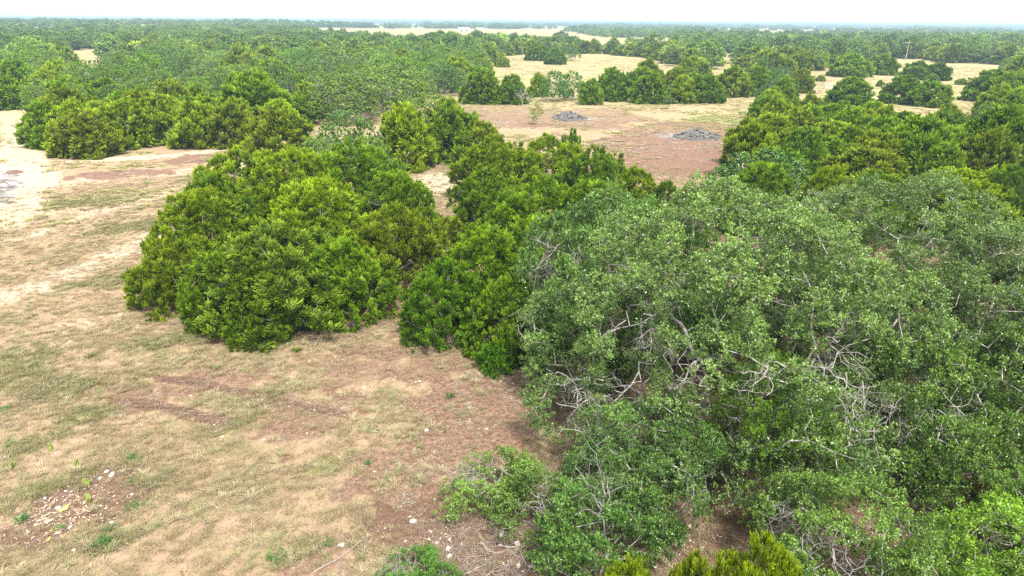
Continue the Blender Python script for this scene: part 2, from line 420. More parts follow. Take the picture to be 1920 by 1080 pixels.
TREES = []     # (x, y, r) of everything placed
RNG = np.random.default_rng(5)
TINT = dict(lime=(1.22, 1.20, .9), green=(.90, 1.06, .9), dark=(.68, .86, .95), olive=(1.02, .95, .95), grey=(.92, .98, 2.2), teal=(.7, .9, 1.6),
            oak=(1, 1, 1), oakdark=(.72, .86, .85), oakgrey=(1.2, 1.08, 1.15), oaklime=(1.15, 1.2, .55), oakteal=(.84, .95, 1.12), pale=(1.55, 1.4, 1.5), brown=(1.2, .85, .9))
def add_tree(kind, x, y, h, r, tint, label=None, cat=None, group=None, rz=None, proto=None):
    d = math.hypot(x, y); lod = 0 if d < (66 if kind == 'juniper' else 45) else 1
    if proto is None:
        pool = (J0, J1)[lod] if kind == 'juniper' else (O0[2:], O1)[lod]
        p = pool[int(RNG.integers(len(pool)))]
    else: p = proto
    name = {'juniper': 'juniper_tree', 'oak': 'live_oak', 'scrub': 'young_oak'}[kind]
    z = float(gz(x, y)) - .03
    root = empty(name, (x, y, z), RNG.uniform(0, 6.283) if rz is None else rz, (r / p['R'], r / p['R'], h / p['H']))
    t = np.array(TINT[tint] if isinstance(tint, str) else tint) * RNG.uniform(.86, 1.14) * (1.0 if d < 66 else (1.12 if x < -15 or kind == 'oak' else 1.04))
    for nm in ('crown', 'trunk', 'dead'):
        if p[nm] is None: continue
        o = obj({'crown': 'crown', 'trunk': 'trunk', 'dead': 'dead_branches'}[nm], p[nm], root)
        o.color = (*t, 1)
        if nm == 'dead': o['kind'] = 'stuff'
    tag(root, label, cat or ('juniper' if kind == 'juniper' else 'oak tree'), group)
    TREES.append((x, y, r)); return root
def T(px, ytop, h, r, kind, tint, label, group=None, **kw):
    v = ray(px, ytop); t = (h - H) / v[2]
    return add_tree(kind, v[0] * t, v[1] * t, h, r, tint, label, None, group, **kw)

# ------------------------------------------------------------------ clearings and fields, in ground coordinates
OPEN = poly((-900, 1300), (-900, 190), (0, 190), (45, 178), (40, 245), (92, 290), (390, 276), (560, 262), (600, 240), (800, 205), (830, 180), (1420, 172),
            (1402, 215), (1395, 265), (1330, 330), (1290, 400), (1330, 470), (2600, 470), (2600, 1300))
C2 = poly((925, 105), (1105, 100), (1200, 108), (1290, 128), (1230, 142, 5), (1000, 145, 5), (930, 130, 5))
C4A = poly((1335, 105), (1398, 108), (1400, 124, 5), (1337, 133, 5))
C4B = poly((1500, 138), (1680, 108), (1720, 112), (1862, 127), (1862, 165, 4), (1800, 190, 5), (1640, 182, 5), (1500, 168, 5))
C5 = poly((118, 95), (188, 93), (180, 120, 4), (150, 138, 4), (128, 118, 4))
FLD = poly((530, 55), (1000, 55), (1130, 57), (1272, 69), (1262, 84, 5), (1120, 77, 5), (1000, 72, 5), (760, 71, 5), (600, 63, 5))
STRIPS = [poly((a, b), (c_, b + .6), (c_, d_ + .6, 5), (a, d_, 5)) for a, b, c_, d_ in
          [(1395, 60, 1490, 65.5), (1325, 59, 1375, 64), (1735, 62, 1840, 68), (1850, 66, 1910, 70), (1600, 65, 1645, 69), (215, 52, 300, 57), (50, 58, 110, 62), (1270, 50, 1400, 53.5), (1420, 54, 1570, 57.5), (980, 48.5, 1090, 53), (640, 45, 800, 49), (1600, 53, 1700, 56), (1880, 55, 2000, 59)]]
CLEAR = [OPEN, C2, C4A, C4B, C5, FLD] + STRIPS

# ------------------------------------------------------------------ the ground and its soil zones
def blob(x, y, px, py, rx, ry, warp=.35, s=1):
    c = G(px, py); D = np.linalg.norm(c); ax = rx * math.hypot(D, H) / 1280
    ay = max(.3, (np.linalg.norm(G(px, py - ry)) - np.linalg.norm(G(px, py + ry))) / 2)
    ang = math.atan2(c[0], c[1]); ca, sa = math.cos(ang), math.sin(ang)
    dx, dy = x - c[0], y - c[1]; u = (dx * ca - dy * sa) / ax; v = (dx * sa + dy * ca) / ay
    q = np.hypot(u, v) * (1 + warp * 2 * (fbm((x * .86 + y * .5) / (ax * .3) + s, (y * .86 - x * .5) / (ax * .3), s, 4) - .5))
    return 1 - sst(.55, 1.25, q)
def line(x, y, pts, w, s=1):
    P = np.array([G(*p) for p in pts]); d = dpoly(x, y, P, False)
    return 1 - sst(w * .3, w * 1.3, d * (1 + .7 * (fbm(x / 2.5, y / 2.5, s, 3) - .5)))
def zones(x, y):
    """soil masks: pale track, red litter, green growth, ash, dark mulch and litter with tree shade painted in, far dry field"""
    x = np.asarray(x, float); y = np.asarray(y, float); Z = {}
    p = .72 * line(x, y, [(-60, 575), (80, 530), (180, 490), (280, 448), (350, 405), (430, 330), (480, 290)], 2.1, 2)
    p = np.maximum(p, .75 * line(x, y, [(-60, 470), (60, 440), (200, 395), (330, 360)], 1.1, 4))
    p = np.maximum(p, 1.0 * line(x, y, [(-80, 330), (20, 275), (60, 262), (150, 300), (330, 292), (480, 268)], 2.2, 6))
    p = np.maximum(p, .9 * line(x, y, [(0, 420), (40, 330), (50, 270), (20, 215), (45, 180), (80, 165)], 3.2, 7))
    p = np.maximum(p, 1.0 * blob(x, y, 10, 345, 70, 62, .5, 8))
    p = np.maximum(p, .9 * blob(x, y, 820, 340, 60, 25, .4, 9))
    for i, (a, b, c, d) in enumerate([(465, 390, 90, 10), (230, 330, 120, 14), (180, 600, 60, 12), (120, 640, 40, 12), (60, 410, 130, 20), (230, 205, 1, 1), (440, 445, 30, 5)]):
        p = np.maximum(p, .6 * blob(x, y, a, b, c, d, .8, 20 + i))
    p = np.maximum(p, .7 * line(x, y, [(1150, 245), (1210, 230), (1330, 215), (1400, 205), (1440, 190), (1500, 184)], .8, 12))
    p = np.maximum(p, .8 * line(x, y, [(1330, 200), (1400, 192), (1480, 183)], .7, 13))
    r = .95 * blob(x, y, 1290, 270, 165, 42, .45, 31)
    r = np.maximum(r, .95 * blob(x, y, 1270, 300, 140, 35, .45, 37))
    r = np.maximum(r, .9 * blob(x, y, 1040, 222, 200, 22, .5, 32))
    r = np.maximum(r, .75 * blob(x, y, 930, 205, 90, 14, .6, 33))
    r = np.maximum(r, .85 * blob(x, y, 720, 560, 95, 55, .5, 34))
    r = np.maximum(r, .6 * blob(x, y, 780, 680, 210, 60, .8, 35))
    r = np.maximum(r, .95 * blob(x, y, 900, 800, 150, 130, .6, 36))
    r = np.maximum(r, .75 * blob(x, y, 780, 900, 150, 110, .8, 38))
    r = np.maximum(r, .6 * blob(x, y, 380, 715, 190, 35, .9, 39))
    r = np.maximum(r, .6 * blob(x, y, 560, 790, 170, 40, .9, 40))
    r = np.maximum(r, .55 * blob(x, y, 630, 1050, 130, 50, .8, 42))
    r = np.maximum(r, .7 * blob(x, y, 370, 297, 70, 12, .8, 43))
    r = np.maximum(r, .9 * blob(x, y, 110, 115, 22, 12, .3, 44))
    r = np.maximum(r, .8 * blob(x, y, 230, 328, 80, 8, .8, 46))
    g = .7 * blob(x, y, 1360, 225, 90, 12, .6, 51)
    for i, (a, b, c, d) in enumerate([(30, 690, 50, 40), (90, 730, 60, 25), (250, 860, 22, 12), (200, 1020, 45, 25), (110, 905, 70, 25), (480, 740, 90, 20), (300, 640, 70, 14), (540, 1040, 60, 25),
                                      (420, 800, 60, 14), (150, 780, 60, 20), (290, 900, 40, 15), (280, 420, 90, 12), (150, 380, 60, 12), (620, 870, 60, 20), (230, 520, 90, 14), (60, 830, 50, 20)]):
        g = np.maximum(g, .55 * blob(x, y, a, b, c, d, .9, 60 + i))
    a = .8 * blob(x, y, -5, 345, 30, 36, .6, 81)
    a = np.maximum(a, .55 * blob(x, y, 1085, 222, 60, 6, .6, 82)); a = np.maximum(a, .55 * blob(x, y, 1290, 256, 75, 10, .6, 83))
    k = 1.0 * blob(x, y, 150, 945, 95, 55, .7, 91)
    k = np.maximum(k, 1.0 * blob(x, y, 780, 980, 90, 60, .6, 92)); k = np.maximum(k, .95 * blob(x, y, 900, 1040, 170, 80, .6, 93))
    k = np.maximum(k, .95 * blob(x, y, 1150, 960, 180, 150, .5, 94)); k = np.maximum(k, .95 * blob(x, y, 1500, 850, 420, 200, .4, 95))
    k = np.maximum(k, .6 * blob(x, y, 1000, 700, 70, 60, .6, 96)); k = np.maximum(k, .85 * blob(x, y, 1310, 236, 95, 7, .5, 97))
    k = np.maximum(k, .6 * blob(x, y, 1180, 207, 60, 3, .5, 98))
    k = np.maximum(k, .95 * line(x, y, [(300, 708), (360, 712), (430, 728), (520, 752), (640, 775)], .42, 99))
    k = np.maximum(k, .9 * line(x, y, [(240, 752), (320, 762), (380, 780), (420, 788)], .42, 100))
    k = np.maximum(k, .8 * blob(x, y, 25, 325, 16, 5, .4, 101)); 
    d = np.hypot(x, y); f = sst(85, 170, d) * (.75 + .25 * sst(140, 180, d))
    f = np.maximum(f, .8 * inpoly(x, y, C5))
    Z['A'] = np.stack([p, r, g, np.ones_like(p)], -1); Z['B'] = np.stack([a, k, f, np.ones_like(p)], -1)
    return Z

# ------------------------------------------------------------------ the near trees, one by one
gJ1 = "junipers of the big round thicket in the open"
T(505, 425, 4.9, 5.08, 'juniper', (.95, 1.0, 1.7), "greyish green juniper with twiggy lower branches at the front of the big round thicket", gJ1)
T(375, 368, 5.1, 4.07, 'juniper', 'lime', "bright yellow-green juniper on the open field side of the big round thicket", gJ1)
T(318, 440, 4.0, 2.60, 'juniper', 'lime', "low bright juniper bulging out at the left foot of the round thicket", gJ1)
T(455, 284, 5.8, 4.52, 'juniper', 'lime', "tall light green juniper at the back left of the round thicket", gJ1)
T(392, 330, 5.2, 2.94, 'juniper', 'dark', "dark bluish juniper peeping out at the thicket's far left shoulder", gJ1)
T(655, 268, 5.8, 4.75, 'juniper', 'green', "broad juniper topping the round thicket beside the pale teal oaks", gJ1)
T(560, 290, 5.6, 4.29, 'juniper', 'lime', "juniper in the middle of the round thicket's rear crest", gJ1)
T(745, 330, 5.0, 3.62, 'juniper', 'green', "juniper on the right shoulder of the round thicket above the stony gap", gJ1)
T(595, 352, 5.8, 4.52, 'juniper', 'lime', "high domed juniper in the centre of the round thicket", gJ1)
T(735, 392, 4.8, 3.50, 'juniper', 'olive', "olive juniper with exposed brown boughs at the thicket's right side", gJ1)
T(640, 450, 4.2, 2.94, 'juniper', 'green', "mid green juniper between the grey-green front one and the bare red soil", gJ1)
T(392, 478, 3.7, 2.1, 'juniper', 'green', "squat juniper filling the front left foot of the round thicket", gJ1)
T(835, 412, 3.0, 2.15, 'juniper', 'olive', "low spreading olive juniper reaching over the gap to the next thicket", gJ1)
T(470, 525, 3.0, 1.92, 'juniper', 'green', "small low juniper skirting the front edge of the round thicket", gJ1)
gJ2 = "junipers of the middle thicket behind the oak"
T(925, 258, 5.5, 4.07, 'juniper', 'lime', "bright juniper at the left end of the middle thicket's crest", gJ2)
T(1030, 256, 5.5, 4.29, 'juniper', 'lime', "rounded bright juniper at the highest point of the middle thicket", gJ2)
T(1115, 278, 5.3, 3.84, 'juniper', 'green', "juniper sloping down toward the red clearing from the middle thicket", gJ2)
T(1072, 247, 5.6, 1.6, 'juniper', 'dark', "slim pointed juniper leader sticking up from the middle thicket", gJ2)
T(918, 318, 4.8, 3.28, 'juniper', 'green', "juniper facing the stony gap on the middle thicket's left face", gJ2)
T(1015, 338, 5.3, 3.84, 'juniper', 'green', "vivid green juniper on the front slope of the middle thicket", gJ2)
T(1105, 345, 5.2, 3.62, 'juniper', 'green', "juniper directly behind the oak grove's left shoulder", gJ2)
T(1190, 314, 4.4, 2.60, 'juniper', 'lime', "spiky juniper between the red clearing and the oak grove", gJ2)
T(1252, 338, 3.4, 1.69, 'juniper', 'dark', "last small dark juniper of the middle thicket next to the oak tops", gJ2)
T(1010, 415, 5.0, 3.28, 'juniper', 'green', "juniper touching the oak grove with reddish dead sprays inside", gJ2)
T(925, 438, 4.6, 3.62, 'juniper', 'green', "deep green juniper above the bare grey branches beside the oak", gJ2)
T(835, 492, 3.9, 2.60, 'juniper', (.75, 1.05, .9), "juniper with a big bare grey branch tangle facing the red soil gap", gJ2)
T(960, 520, 3.8, 2.37, 'juniper', 'green', "juniper with dark open base right against the oak grove", gJ2)
T(930, 640, 1.5, 1.00, 'juniper', (.7, 1.15, .8), "knee-high vivid green juniper shoot in front of the oak-side juniper", gJ2)
gJ3 = "trees between the round thicket and the red clearing"
T(755, 203, 6.3, 3.6, 'juniper', 'lime', "tall bright yellow-green juniper between the teal oak and the red clearing", gJ3)
T(850, 200, 6.0, 4.0, 'juniper', (.85, .95, 1.4), "grey green juniper with a bare twig patch bordering the red clearing", gJ3)
T(903, 232, 4.4, 2.4, 'juniper', 'olive', "small olive juniper at the red clearing's near corner", gJ3)
T(838, 190, 5.6, 3.2, 'juniper', 'lime', "yellow-green juniper along the clearing behind the grey-green one", gJ3)
T(650, 212, 6.2, 3.8, 'oak', 'oakteal', "dark teal live oak behind the round thicket", gJ3)
T(590, 262, 5.2, 2.6, 'oak', 'pale', "pale silvery oak sapling poking over the thicket's rear crest", gJ3)
T(690, 264, 5.4, 2.6, 'oak', 'pale', "silvery green oak wedged between the teal oak and the bright juniper", gJ3)
T(640, 140, 7.2, 6.4, 'oak', 'oakgrey', "wide grey-green live oak with bare limbs between the long thicket and the clearing", gJ3)
T(725, 128, 7.6, 6.4, 'oak', 'oakgrey', "highest grey-green live oak behind the bright juniper", gJ3)
T(800, 178, 6.2, 4.4, 'oak', 'oakgrey', "low greyish live oak beside the grassy edge of the clearing", gJ3)
T(515, 205, 5.4, 4.0, 'juniper', 'olive', "dull olive juniper at the end of the long thicket near the stony track", gJ3)

gL = "front junipers of the long thicket"
T(78, 196, 5, 3.5, 'juniper', 'green', "juniper at the left tip of the long thicket beside the sandy track", gL)
T(150, 212, 4.8, 4.0, 'juniper', 'olive', "low front juniper jutting onto the track from the long thicket", gL)
T(225, 190, 5.4, 4.2, 'juniper', 'lime', "bright front juniper left of the tallest one in the long thicket", gL)
T(292, 182, 5.7, 3.9, 'juniper', 'lime', "tallest bright front juniper of the long thicket", gL)
T(365, 192, 5.3, 4.0, 'juniper', 'lime', "yellow-green front juniper with a grey bare patch in the long thicket", gL)
T(432, 196, 5.1, 3.6, 'juniper', 'olive', "front juniper near the right end of the long thicket", gL)
T(190, 150, 5.4, 4.4, 'juniper', 'green', "dark topped juniper just behind the long thicket's front left", gL)
T(120, 148, 5.6, 4.4, 'juniper', 'green', "juniper at the long thicket's rear left shoulder", gL)
gK = "trees across the sandy track"
T(20, 116, 6.4, 5.2, 'juniper', 'green', "large juniper at the left border across the sandy track", gK)
T(70, 142, 5.4, 3.8, 'juniper', 'olive', "rusty olive juniper across the track in front of the large one", gK)
T(5, 150, 4.8, 4.6, 'juniper', 'green', "low juniper touching the left border beside the track", gK)
T(95, 106, 6.8, 5.0, 'oak', 'oakgrey', "grey leaning oak next to the pale open patch", gK)
gO = "live oaks of the near grove"
add_tree('oak', 8.4, 24.0, 9.2, 8.0, (1.10, 1.03, 1.45), "great domed live oak with the tallest crest and many bare grey limbs in its middle", None, gO, rz=-.3, proto=O0[0])
add_tree('oak', 15.6, 27.0, 9.0, 7.4, (1.12, 1.05, 1.6), "broad live oak whose pale crest rises right of the great domed one", None, gO, rz=2.0, proto=O0[1])
add_tree('oak', 24.0, 26.5, 8.0, 6.8, (1.10, 1.04, 1.5), "live oak with lichen grey limbs at the grove's far right", None, gO, rz=-.7, proto=O0[0])
add_tree('oak', 4.6, 28.5, 8.2, 5.2, (.86, .93, 1.12), "shaded bluish live oak on the grove's outer shoulder beside the junipers", None, gO, rz=4.4, proto=O0[2])
add_tree('oak', 4.4, 18.9, 3.6, 2.9, 'oakdark', "darker live oak over the twisted pale dead limbs at the grove's field side", None, gO, rz=2.7, proto=O0[2])
add_tree('oak', 8.9, 19.6, 4.9, 2.6, 'oaklime', "yellow-green live oak clump standing out in front of the great dome", None, gO, rz=.7, proto=O0[2])
add_tree('oak', 13.4, 20.2, 5.3, 3.6, 'oak', "live oak between the yellow-green clump and the dark trunks", None, gO, rz=5.1, proto=O0[2])
add_tree('oak', 19.4, 20.6, 5.8, 4.6, 'oak', "front live oak above the broken orange log", None, gO, rz=1.7, proto=O0[2])
add_tree('oak', 9.0, 14.3, 3.9, 3.0, 'oak', "low live oak at the front of the grove beneath the yellow-green clump", None, gO, rz=3.9, proto=O0[2])
add_tree('oak', 12.9, 13.2, 4.0, 3.0, 'oaklime', "low leafy live oak at the very bottom edge of the grove", None, gO, rz=1.5, proto=O0[2])
add_tree('oak', 16.2, 15.4, 4.4, 2.9, 'oak', "last live oak in the grove's lower corner beside the orange log", None, gO, rz=3.1, proto=O0[2])
T(1130, 935, 2.8, 2.1, 'scrub', 'oakdark', "dark low oak bush at the foot of the grove by the stony brown soil", gO, proto=O0S)
T(930, 862, 1.7, 1.7, 'scrub', (1.15, 1.1, 1.1), "thin pale oak bush spreading onto the stony soil", gO, proto=O0S)
T(1010, 900, 1.9, 1.5, 'scrub', 'oak', "small loose oak bush between the pale one and the bare branches", gO, proto=O0S)
T(770, 1042, .8, .95, 'scrub', (.72, 1.0, .65), "knee-high vivid green bush at the bottom edge on brown mulch", "young bushes on the open soil", proto=O0S)
T(830, 1068, .6, .6, 'scrub', (.75, 1.0, .65), "little green bush touching the bottom edge beside the bigger one", "young bushes on the open soil", proto=O0S)
gY = "juniper tips along the bottom edge"
T(1180, 1056, 3.5, 1.1, 'juniper', (1.45, 1.35, .9), "yellow-green juniper tip at the bottom edge, left of the others", gY)
T(1430, 1026, 4.1, 1.4, 'juniper', (1.45, 1.35, .9), "tallest yellow-green juniper tip rising at the bottom edge", gY)
T(1310, 1050, 3.7, 1.1, 'juniper', (1.4, 1.3, .9), "yellow-green juniper tip between its two neighbours at the bottom edge", gY)

gR = "row of trees behind the red clearing"
T(825, 118, 6.7, 5.0, 'oak', 'oakdark', "dull dark live oak at the far left of the row", gR)
T(905, 133, 6.0, 4.6, 'juniper', 'green', "dark round juniper with red litter at its base, second in the row", gR)
T(960, 142, 5.2, 3.2, 'juniper', 'dark', "dark juniper behind the small bare tree", gR)
T(1010, 139, 4.6, 2.4, 'juniper', 'lime', "light juniper in the gap beside the single-stemmed oak", gR)
T(1040, 134, 5.8, 3.2, 'oak', (.75, 1.05, .7), "live oak with a visible single trunk in the row", gR)
T(1072, 136, 5.4, 3.0, 'oak', (.75, 1.05, .7), "live oak leaning on the single-trunk one", gR)
T(1108, 150, 4.6, 2.7, 'juniper', 'green', "low dark juniper left of the big cone shaped one", gR)
T(1150, 130, 6.1, 4.0, 'juniper', 'dark', "big rounded cone shaped juniper in the middle of the row", gR)
T(1185, 138, 4.9, 2.6, 'juniper', 'dark', "narrow dark juniper just right of the big cone shaped one", gR)
T(1215, 114, 6.5, 4.0, 'juniper', 'lime', "tallest light green juniper in the row", gR)
T(1222, 138, 5.6, 4.0, 'juniper', 'green', "round juniper in front of the tallest light green one", gR)
T(1270, 130, 5.0, 3.8, 'juniper', 'olive', "greyish juniper behind the flat topped one", gR)
T(1283, 145, 4.9, 3.4, 'juniper', 'lime', "light juniper merging with the flat topped one", gR)
T(1325, 143, 5.1, 4.0, 'juniper', 'dark', "flat topped dark juniper near the lone sapling", gR)
T(1317, 110, 4.9, 3.0, 'juniper', 'green', "separate ball shaped juniper standing behind the row", gR)
T(1378, 128, 5.9, 4.6, 'juniper', 'lime', "wide juniper right of the flat topped one", gR)
T(1425, 128, 5.7, 4.2, 'juniper', 'green', "juniper toward the right end of the row", gR)
T(1470, 148, 4.6, 3.4, 'juniper', 'dark', "juniper above the corner where the right thicket begins", gR)
T(1505, 132, 5.0, 3.4, 'juniper', 'olive', "silvery juniper ending the row beside the sandy ground", gR)
gM = "trees in the pale meadow behind the row"
T(1008, 83, 6.4, 5.4, 'juniper', 'green', "juniper at the left of the meadow clump", gM)
T(1042, 92, 5.5, 4.2, 'juniper', 'dark', "dark juniper in front of the meadow clump", gM)
T(1068, 84, 6.2, 5.0, 'oak', 'oakdark', "dark live oak at the right of the meadow clump", gM)
T(944, 108, 3.2, 2.4, 'juniper', 'lime', "small light bush alone at the meadow's left edge", gM)
gS = "junipers on the sandy ground at the right"
T(1601, 148, 5.0, 4.6, 'juniper', 'dark', "round dark juniper next to the little ranch gate", gS)
T(1700, 146, 5.0, 4.6, 'juniper', 'dark', "wide dark juniper right of the round one on the sandy ground", gS)
T(1752, 154, 4.6, 4.4, 'juniper', 'green', "wide low juniper joined to the dark one on sand", gS)
T(1870, 134, 6.0, 5.6, 'juniper', 'dark', "large dark juniper closing the sandy ground at the far right", gS)
T(1912, 140, 6.0, 5.0, 'juniper', 'green', "juniper at the picture's right edge over the thicket", gS)
T(1600, 104, 6.2, 6.4, 'juniper', 'green', "broad juniper behind the sandy strip, with a skirt to the ground", gS)
T(1655, 103, 6.0, 5.4, 'juniper', 'green', "broad juniper left of the sandy lane", gS)
T(1722, 116, 5.0, 4.6, 'juniper', 'green', "left juniper of the pair past the sandy lane", gS)
T(1760, 118, 4.8, 4.4, 'juniper', 'dark', "right juniper of the pair past the sandy lane", gS)
T(1750, 139, 2.2, 2.2, 'juniper', 'green', "low cushion shaped juniper in front of the pair", gS)
T(1805, 147, 1.6, 1.7, 'juniper', 'olive', "tiny low bush alone on the open sand", gS)
T(1651, 150, 1.7, .9, 'juniper', 'dark', "tiny upright juniper alone on the sand by the lane", gS)
T(1540, 141, 1.6, 1.5, 'juniper', 'lime', "tiny bright bush on the sand left of the gate", gS)
T(1753, 107, 1.8, 1.4, 'juniper', 'dark', "tiny bush beside the pole at the end of the lane", gS)

# ------------------------------------------------------------------ the woods, tree after tree, out to about 230 m
def ordn(i):
    w = "first second third fourth fifth sixth seventh eighth ninth tenth eleventh twelfth thirteenth fourteenth fifteenth sixteenth seventeenth eighteenth nineteenth twentieth".split()
    if i < 20: return w[i]
    return "twenty-" + w[i - 20] if i < 29 else ("thirtieth" if i == 29 else "thirty-" + w[(i - 30) % 9])
ADJ = dict(lime="bright", green="mid green", dark="dark", olive="olive", grey="grey", oak="green", oakdark="dark", oakgrey="grey-green", oaklime="yellowish", pale="pale", brown="brownish", oakteal="bluish")
cand = []; rr_ = np.random.default_rng(21)
HALF = math.radians(42)
DMAX = 262
NT = np.array(TREES)
acc = [tuple(t) for t in TREES]
tries = 0
pts = []
while tries < 60000:
    tries += 1
    a = rr_.uniform(-HALF, HALF); d = math.sqrt(rr_.uniform(38 ** 2, DMAX ** 2)); x, y = d * math.sin(a), d * math.cos(a)
    cand.append((x, y))
cand = np.array(cand)
okm = np.ones(len(cand), bool)
for P in CLEAR: okm &= ~inpoly(cand[:, 0], cand[:, 1], P)
cand = cand[okm]
edge = np.min([dpoly(cand[:, 0], cand[:, 1], P) for P in CLEAR], 0)
aA_ = np.array(acc); bx = list(aA_[:, 0]); by = list(aA_[:, 1]); brr = list(aA_[:, 2])
BX = np.zeros(4000); BY = np.zeros(4000); BR = np.zeros(4000); nb = len(bx); BX[:nb] = bx; BY[:nb] = by; BR[:nb] = brr
gap = fbm(cand[:, 0] / 22, cand[:, 1] / 22, 77, 2)
sp = fbm(cand[:, 0] / 30 + 5, cand[:, 1] / 30, 88, 3)
for q, (x, y) in enumerate(cand):
    d = math.hypot(x, y); r = 2.5 + 2.9 * rr_.random() ** 1.3 + (.7 if d > 170 else 0)
    if edge[q] < r * .9: continue
    if d > 150 and gap[q] > .70: continue
    dd = np.hypot(BX[:nb] - x, BY[:nb] - y)
    if (dd < (BR[:nb] + r) * .70).any(): continue
    BX[nb], BY[nb], BR[nb] = x, y, r; nb += 1
    pts.append((x, y, r, sp[q]))
def region(x, y):
    az = math.degrees(math.atan2(x, y)); d = math.hypot(x, y)
    if az < -22 and d < 120 and x < -62: return "roadside trees"
    if az < -8 and d < 128: return "long thicket by the track"
    if az > 6 and d < 135: return "thicket behind the oak grove"
    if az < -3: return "woods beyond the long thicket"
    if az < 12: return "woods behind the pale meadow"
    return "woods beyond the sandy ground"
pjm = {"long thicket by the track": .97, "thicket behind the oak grove": .90, "roadside trees": .8, "woods beyond the long thicket": .35, "woods behind the pale meadow": .6}
have_j = sum(1 for o_ in C.objects if o_.name.startswith('juniper_tree')); have_o = sum(1 for o_ in C.objects if o_.name.startswith('live_oak'))
typed, dropped = [], []
for (x, y, r, s_) in sorted(pts, key=lambda p: math.hypot(p[0], p[1])):
    isj = (rr_.random() * .5 + (1 - s_) * .5) < pjm.get(region(x, y), .82) * .62 + .19
    if isj and have_j < 292: have_j += 1; typed.append((x, y, r, isj))
    elif not isj and have_o < 292: have_o += 1; typed.append((x, y, r, isj))
    else: dropped.append((x, y, r, isj))
rows = {}
for (x, y, r, s_) in typed:
    d = math.hypot(x, y); reg = region(x, y); row = int(math.sqrt(d) / .62)
    rows.setdefault(reg, {}).setdefault(row, []).append((math.atan2(x, y), x, y, r, s_))
nj = no = 0
for reg, rws in rows.items():
    for ri, row in enumerate(sorted(rws)):
        L = sorted(rws[row])
        for k, (az, x, y, r, s_) in enumerate(L):
            d = math.hypot(x, y); far_left = reg == "woods beyond the long thicket"
            isj = s_
            if isj:
                nj += 1
                near_lime = reg == "long thicket by the track"
                tn = rr_.choice(['lime', 'green', 'olive', 'dark'], p=[.55, .25, .17, .03] if near_lime else ([.35, .35, .15, .15] if d < 135 else [.38, .32, .14, .16]))
                h = (2.2 + r * .78) * rr_.uniform(.76, 1.24)
            else:
                no += 1
                tn = rr_.choice(['oak', 'oakdark', 'oakgrey', 'pale', 'oaklime', 'oakteal'], p=[.24, .08, .18, .17, .29, .04] if far_left else [.25, .3, .15, .04, .1, .16])
                h = (2.6 + r * .82) * rr_.uniform(.78, 1.32)
            pos_ = ordn(k) if k <= len(L) // 2 else ordn(len(L) - 1 - k)
            side = "left" if k <= len(L) // 2 else "right"
            end = f"{pos_} from the {side}" if not (pos_ == "first") else f"at the {side} end"
            sz = "large" if r > 4.6 else ("small" if r < 3.5 else "")
            lab = " ".join(f"{ADJ[tn]} {sz} {'juniper' if isj else 'oak'} {end}, {ordn(ri)} row of the {reg}".split())
            if len(lab.replace('-', ' ').split()) > 16: lab = lab.replace(f"{sz} ", "", 1) if sz else lab
            add_tree('juniper' if isj else 'oak', x, y, h, r, str(tn), lab, None, "trees of the " + reg)
print("TREES", nj, no, len(TREES))

# ------------------------------------------------------------------ the ground sheet
radii = [0, 3, 6, 9]; 
while radii[-1] < 9500: radii.append(radii[-1] * 1.0115 + .02 if radii[-1] > 9 else 9.1)
radii = np.array(radii[1:])
th = np.radians(np.concatenate([np.arange(-50, 50.01, .25), np.arange(56, 305, 6.0)]))
Rr, Th = np.meshgrid(radii, th, indexing='ij'); gx = Rr * np.sin(Th); gy = Rr * np.cos(Th)
gzv = gz(gx, gy); nr, na = gx.shape
V = np.stack([gx, gy, gzv], -1).reshape(-1, 3)
zz = zones(gx.ravel(), gy.ravel())
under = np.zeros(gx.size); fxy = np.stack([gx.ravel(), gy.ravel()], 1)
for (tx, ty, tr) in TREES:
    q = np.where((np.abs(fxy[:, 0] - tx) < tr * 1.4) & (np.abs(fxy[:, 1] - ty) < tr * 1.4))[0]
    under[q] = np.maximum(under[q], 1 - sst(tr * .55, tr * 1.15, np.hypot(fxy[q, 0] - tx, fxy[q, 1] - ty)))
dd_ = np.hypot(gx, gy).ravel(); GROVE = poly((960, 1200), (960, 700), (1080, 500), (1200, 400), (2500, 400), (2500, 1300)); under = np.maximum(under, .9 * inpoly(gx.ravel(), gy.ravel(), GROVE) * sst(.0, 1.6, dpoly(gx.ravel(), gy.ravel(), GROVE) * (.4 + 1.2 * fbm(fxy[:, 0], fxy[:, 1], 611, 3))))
zz['B'][:, 1] = np.maximum(zz['B'][:, 1], under * .85)  # litter below each tree and the grove, their shade painted into its dark tone
V[:, 2] -= .05 * zz['B'][:, 1] * (np.hypot(V[:, 0], V[:, 1]) < 60) * (fbm(V[:, 0] * 3, V[:, 1] * 3, 7, 2) + .2)
i, j = np.meshgrid(np.arange(nr - 1), np.arange(na), indexing='ij'); j2 = (j + 1) % na
F = np.stack([i * na + j, i * na + j2, (i + 1) * na + j2, (i + 1) * na + j], -1).reshape(-1, 4)[:, ::-1]
V = np.concatenate([V, [[0, 0, 0]]])
Fc = np.stack([np.full(na, len(V) - 1), (np.arange(na) + 1) % na, np.arange(na), np.arange(na)], 1)
A_ = np.concatenate([zz['A'], [[0, 0, 0, 1]]]); B_ = np.concatenate([zz['B'], [[0, 0, 0, 1]]])

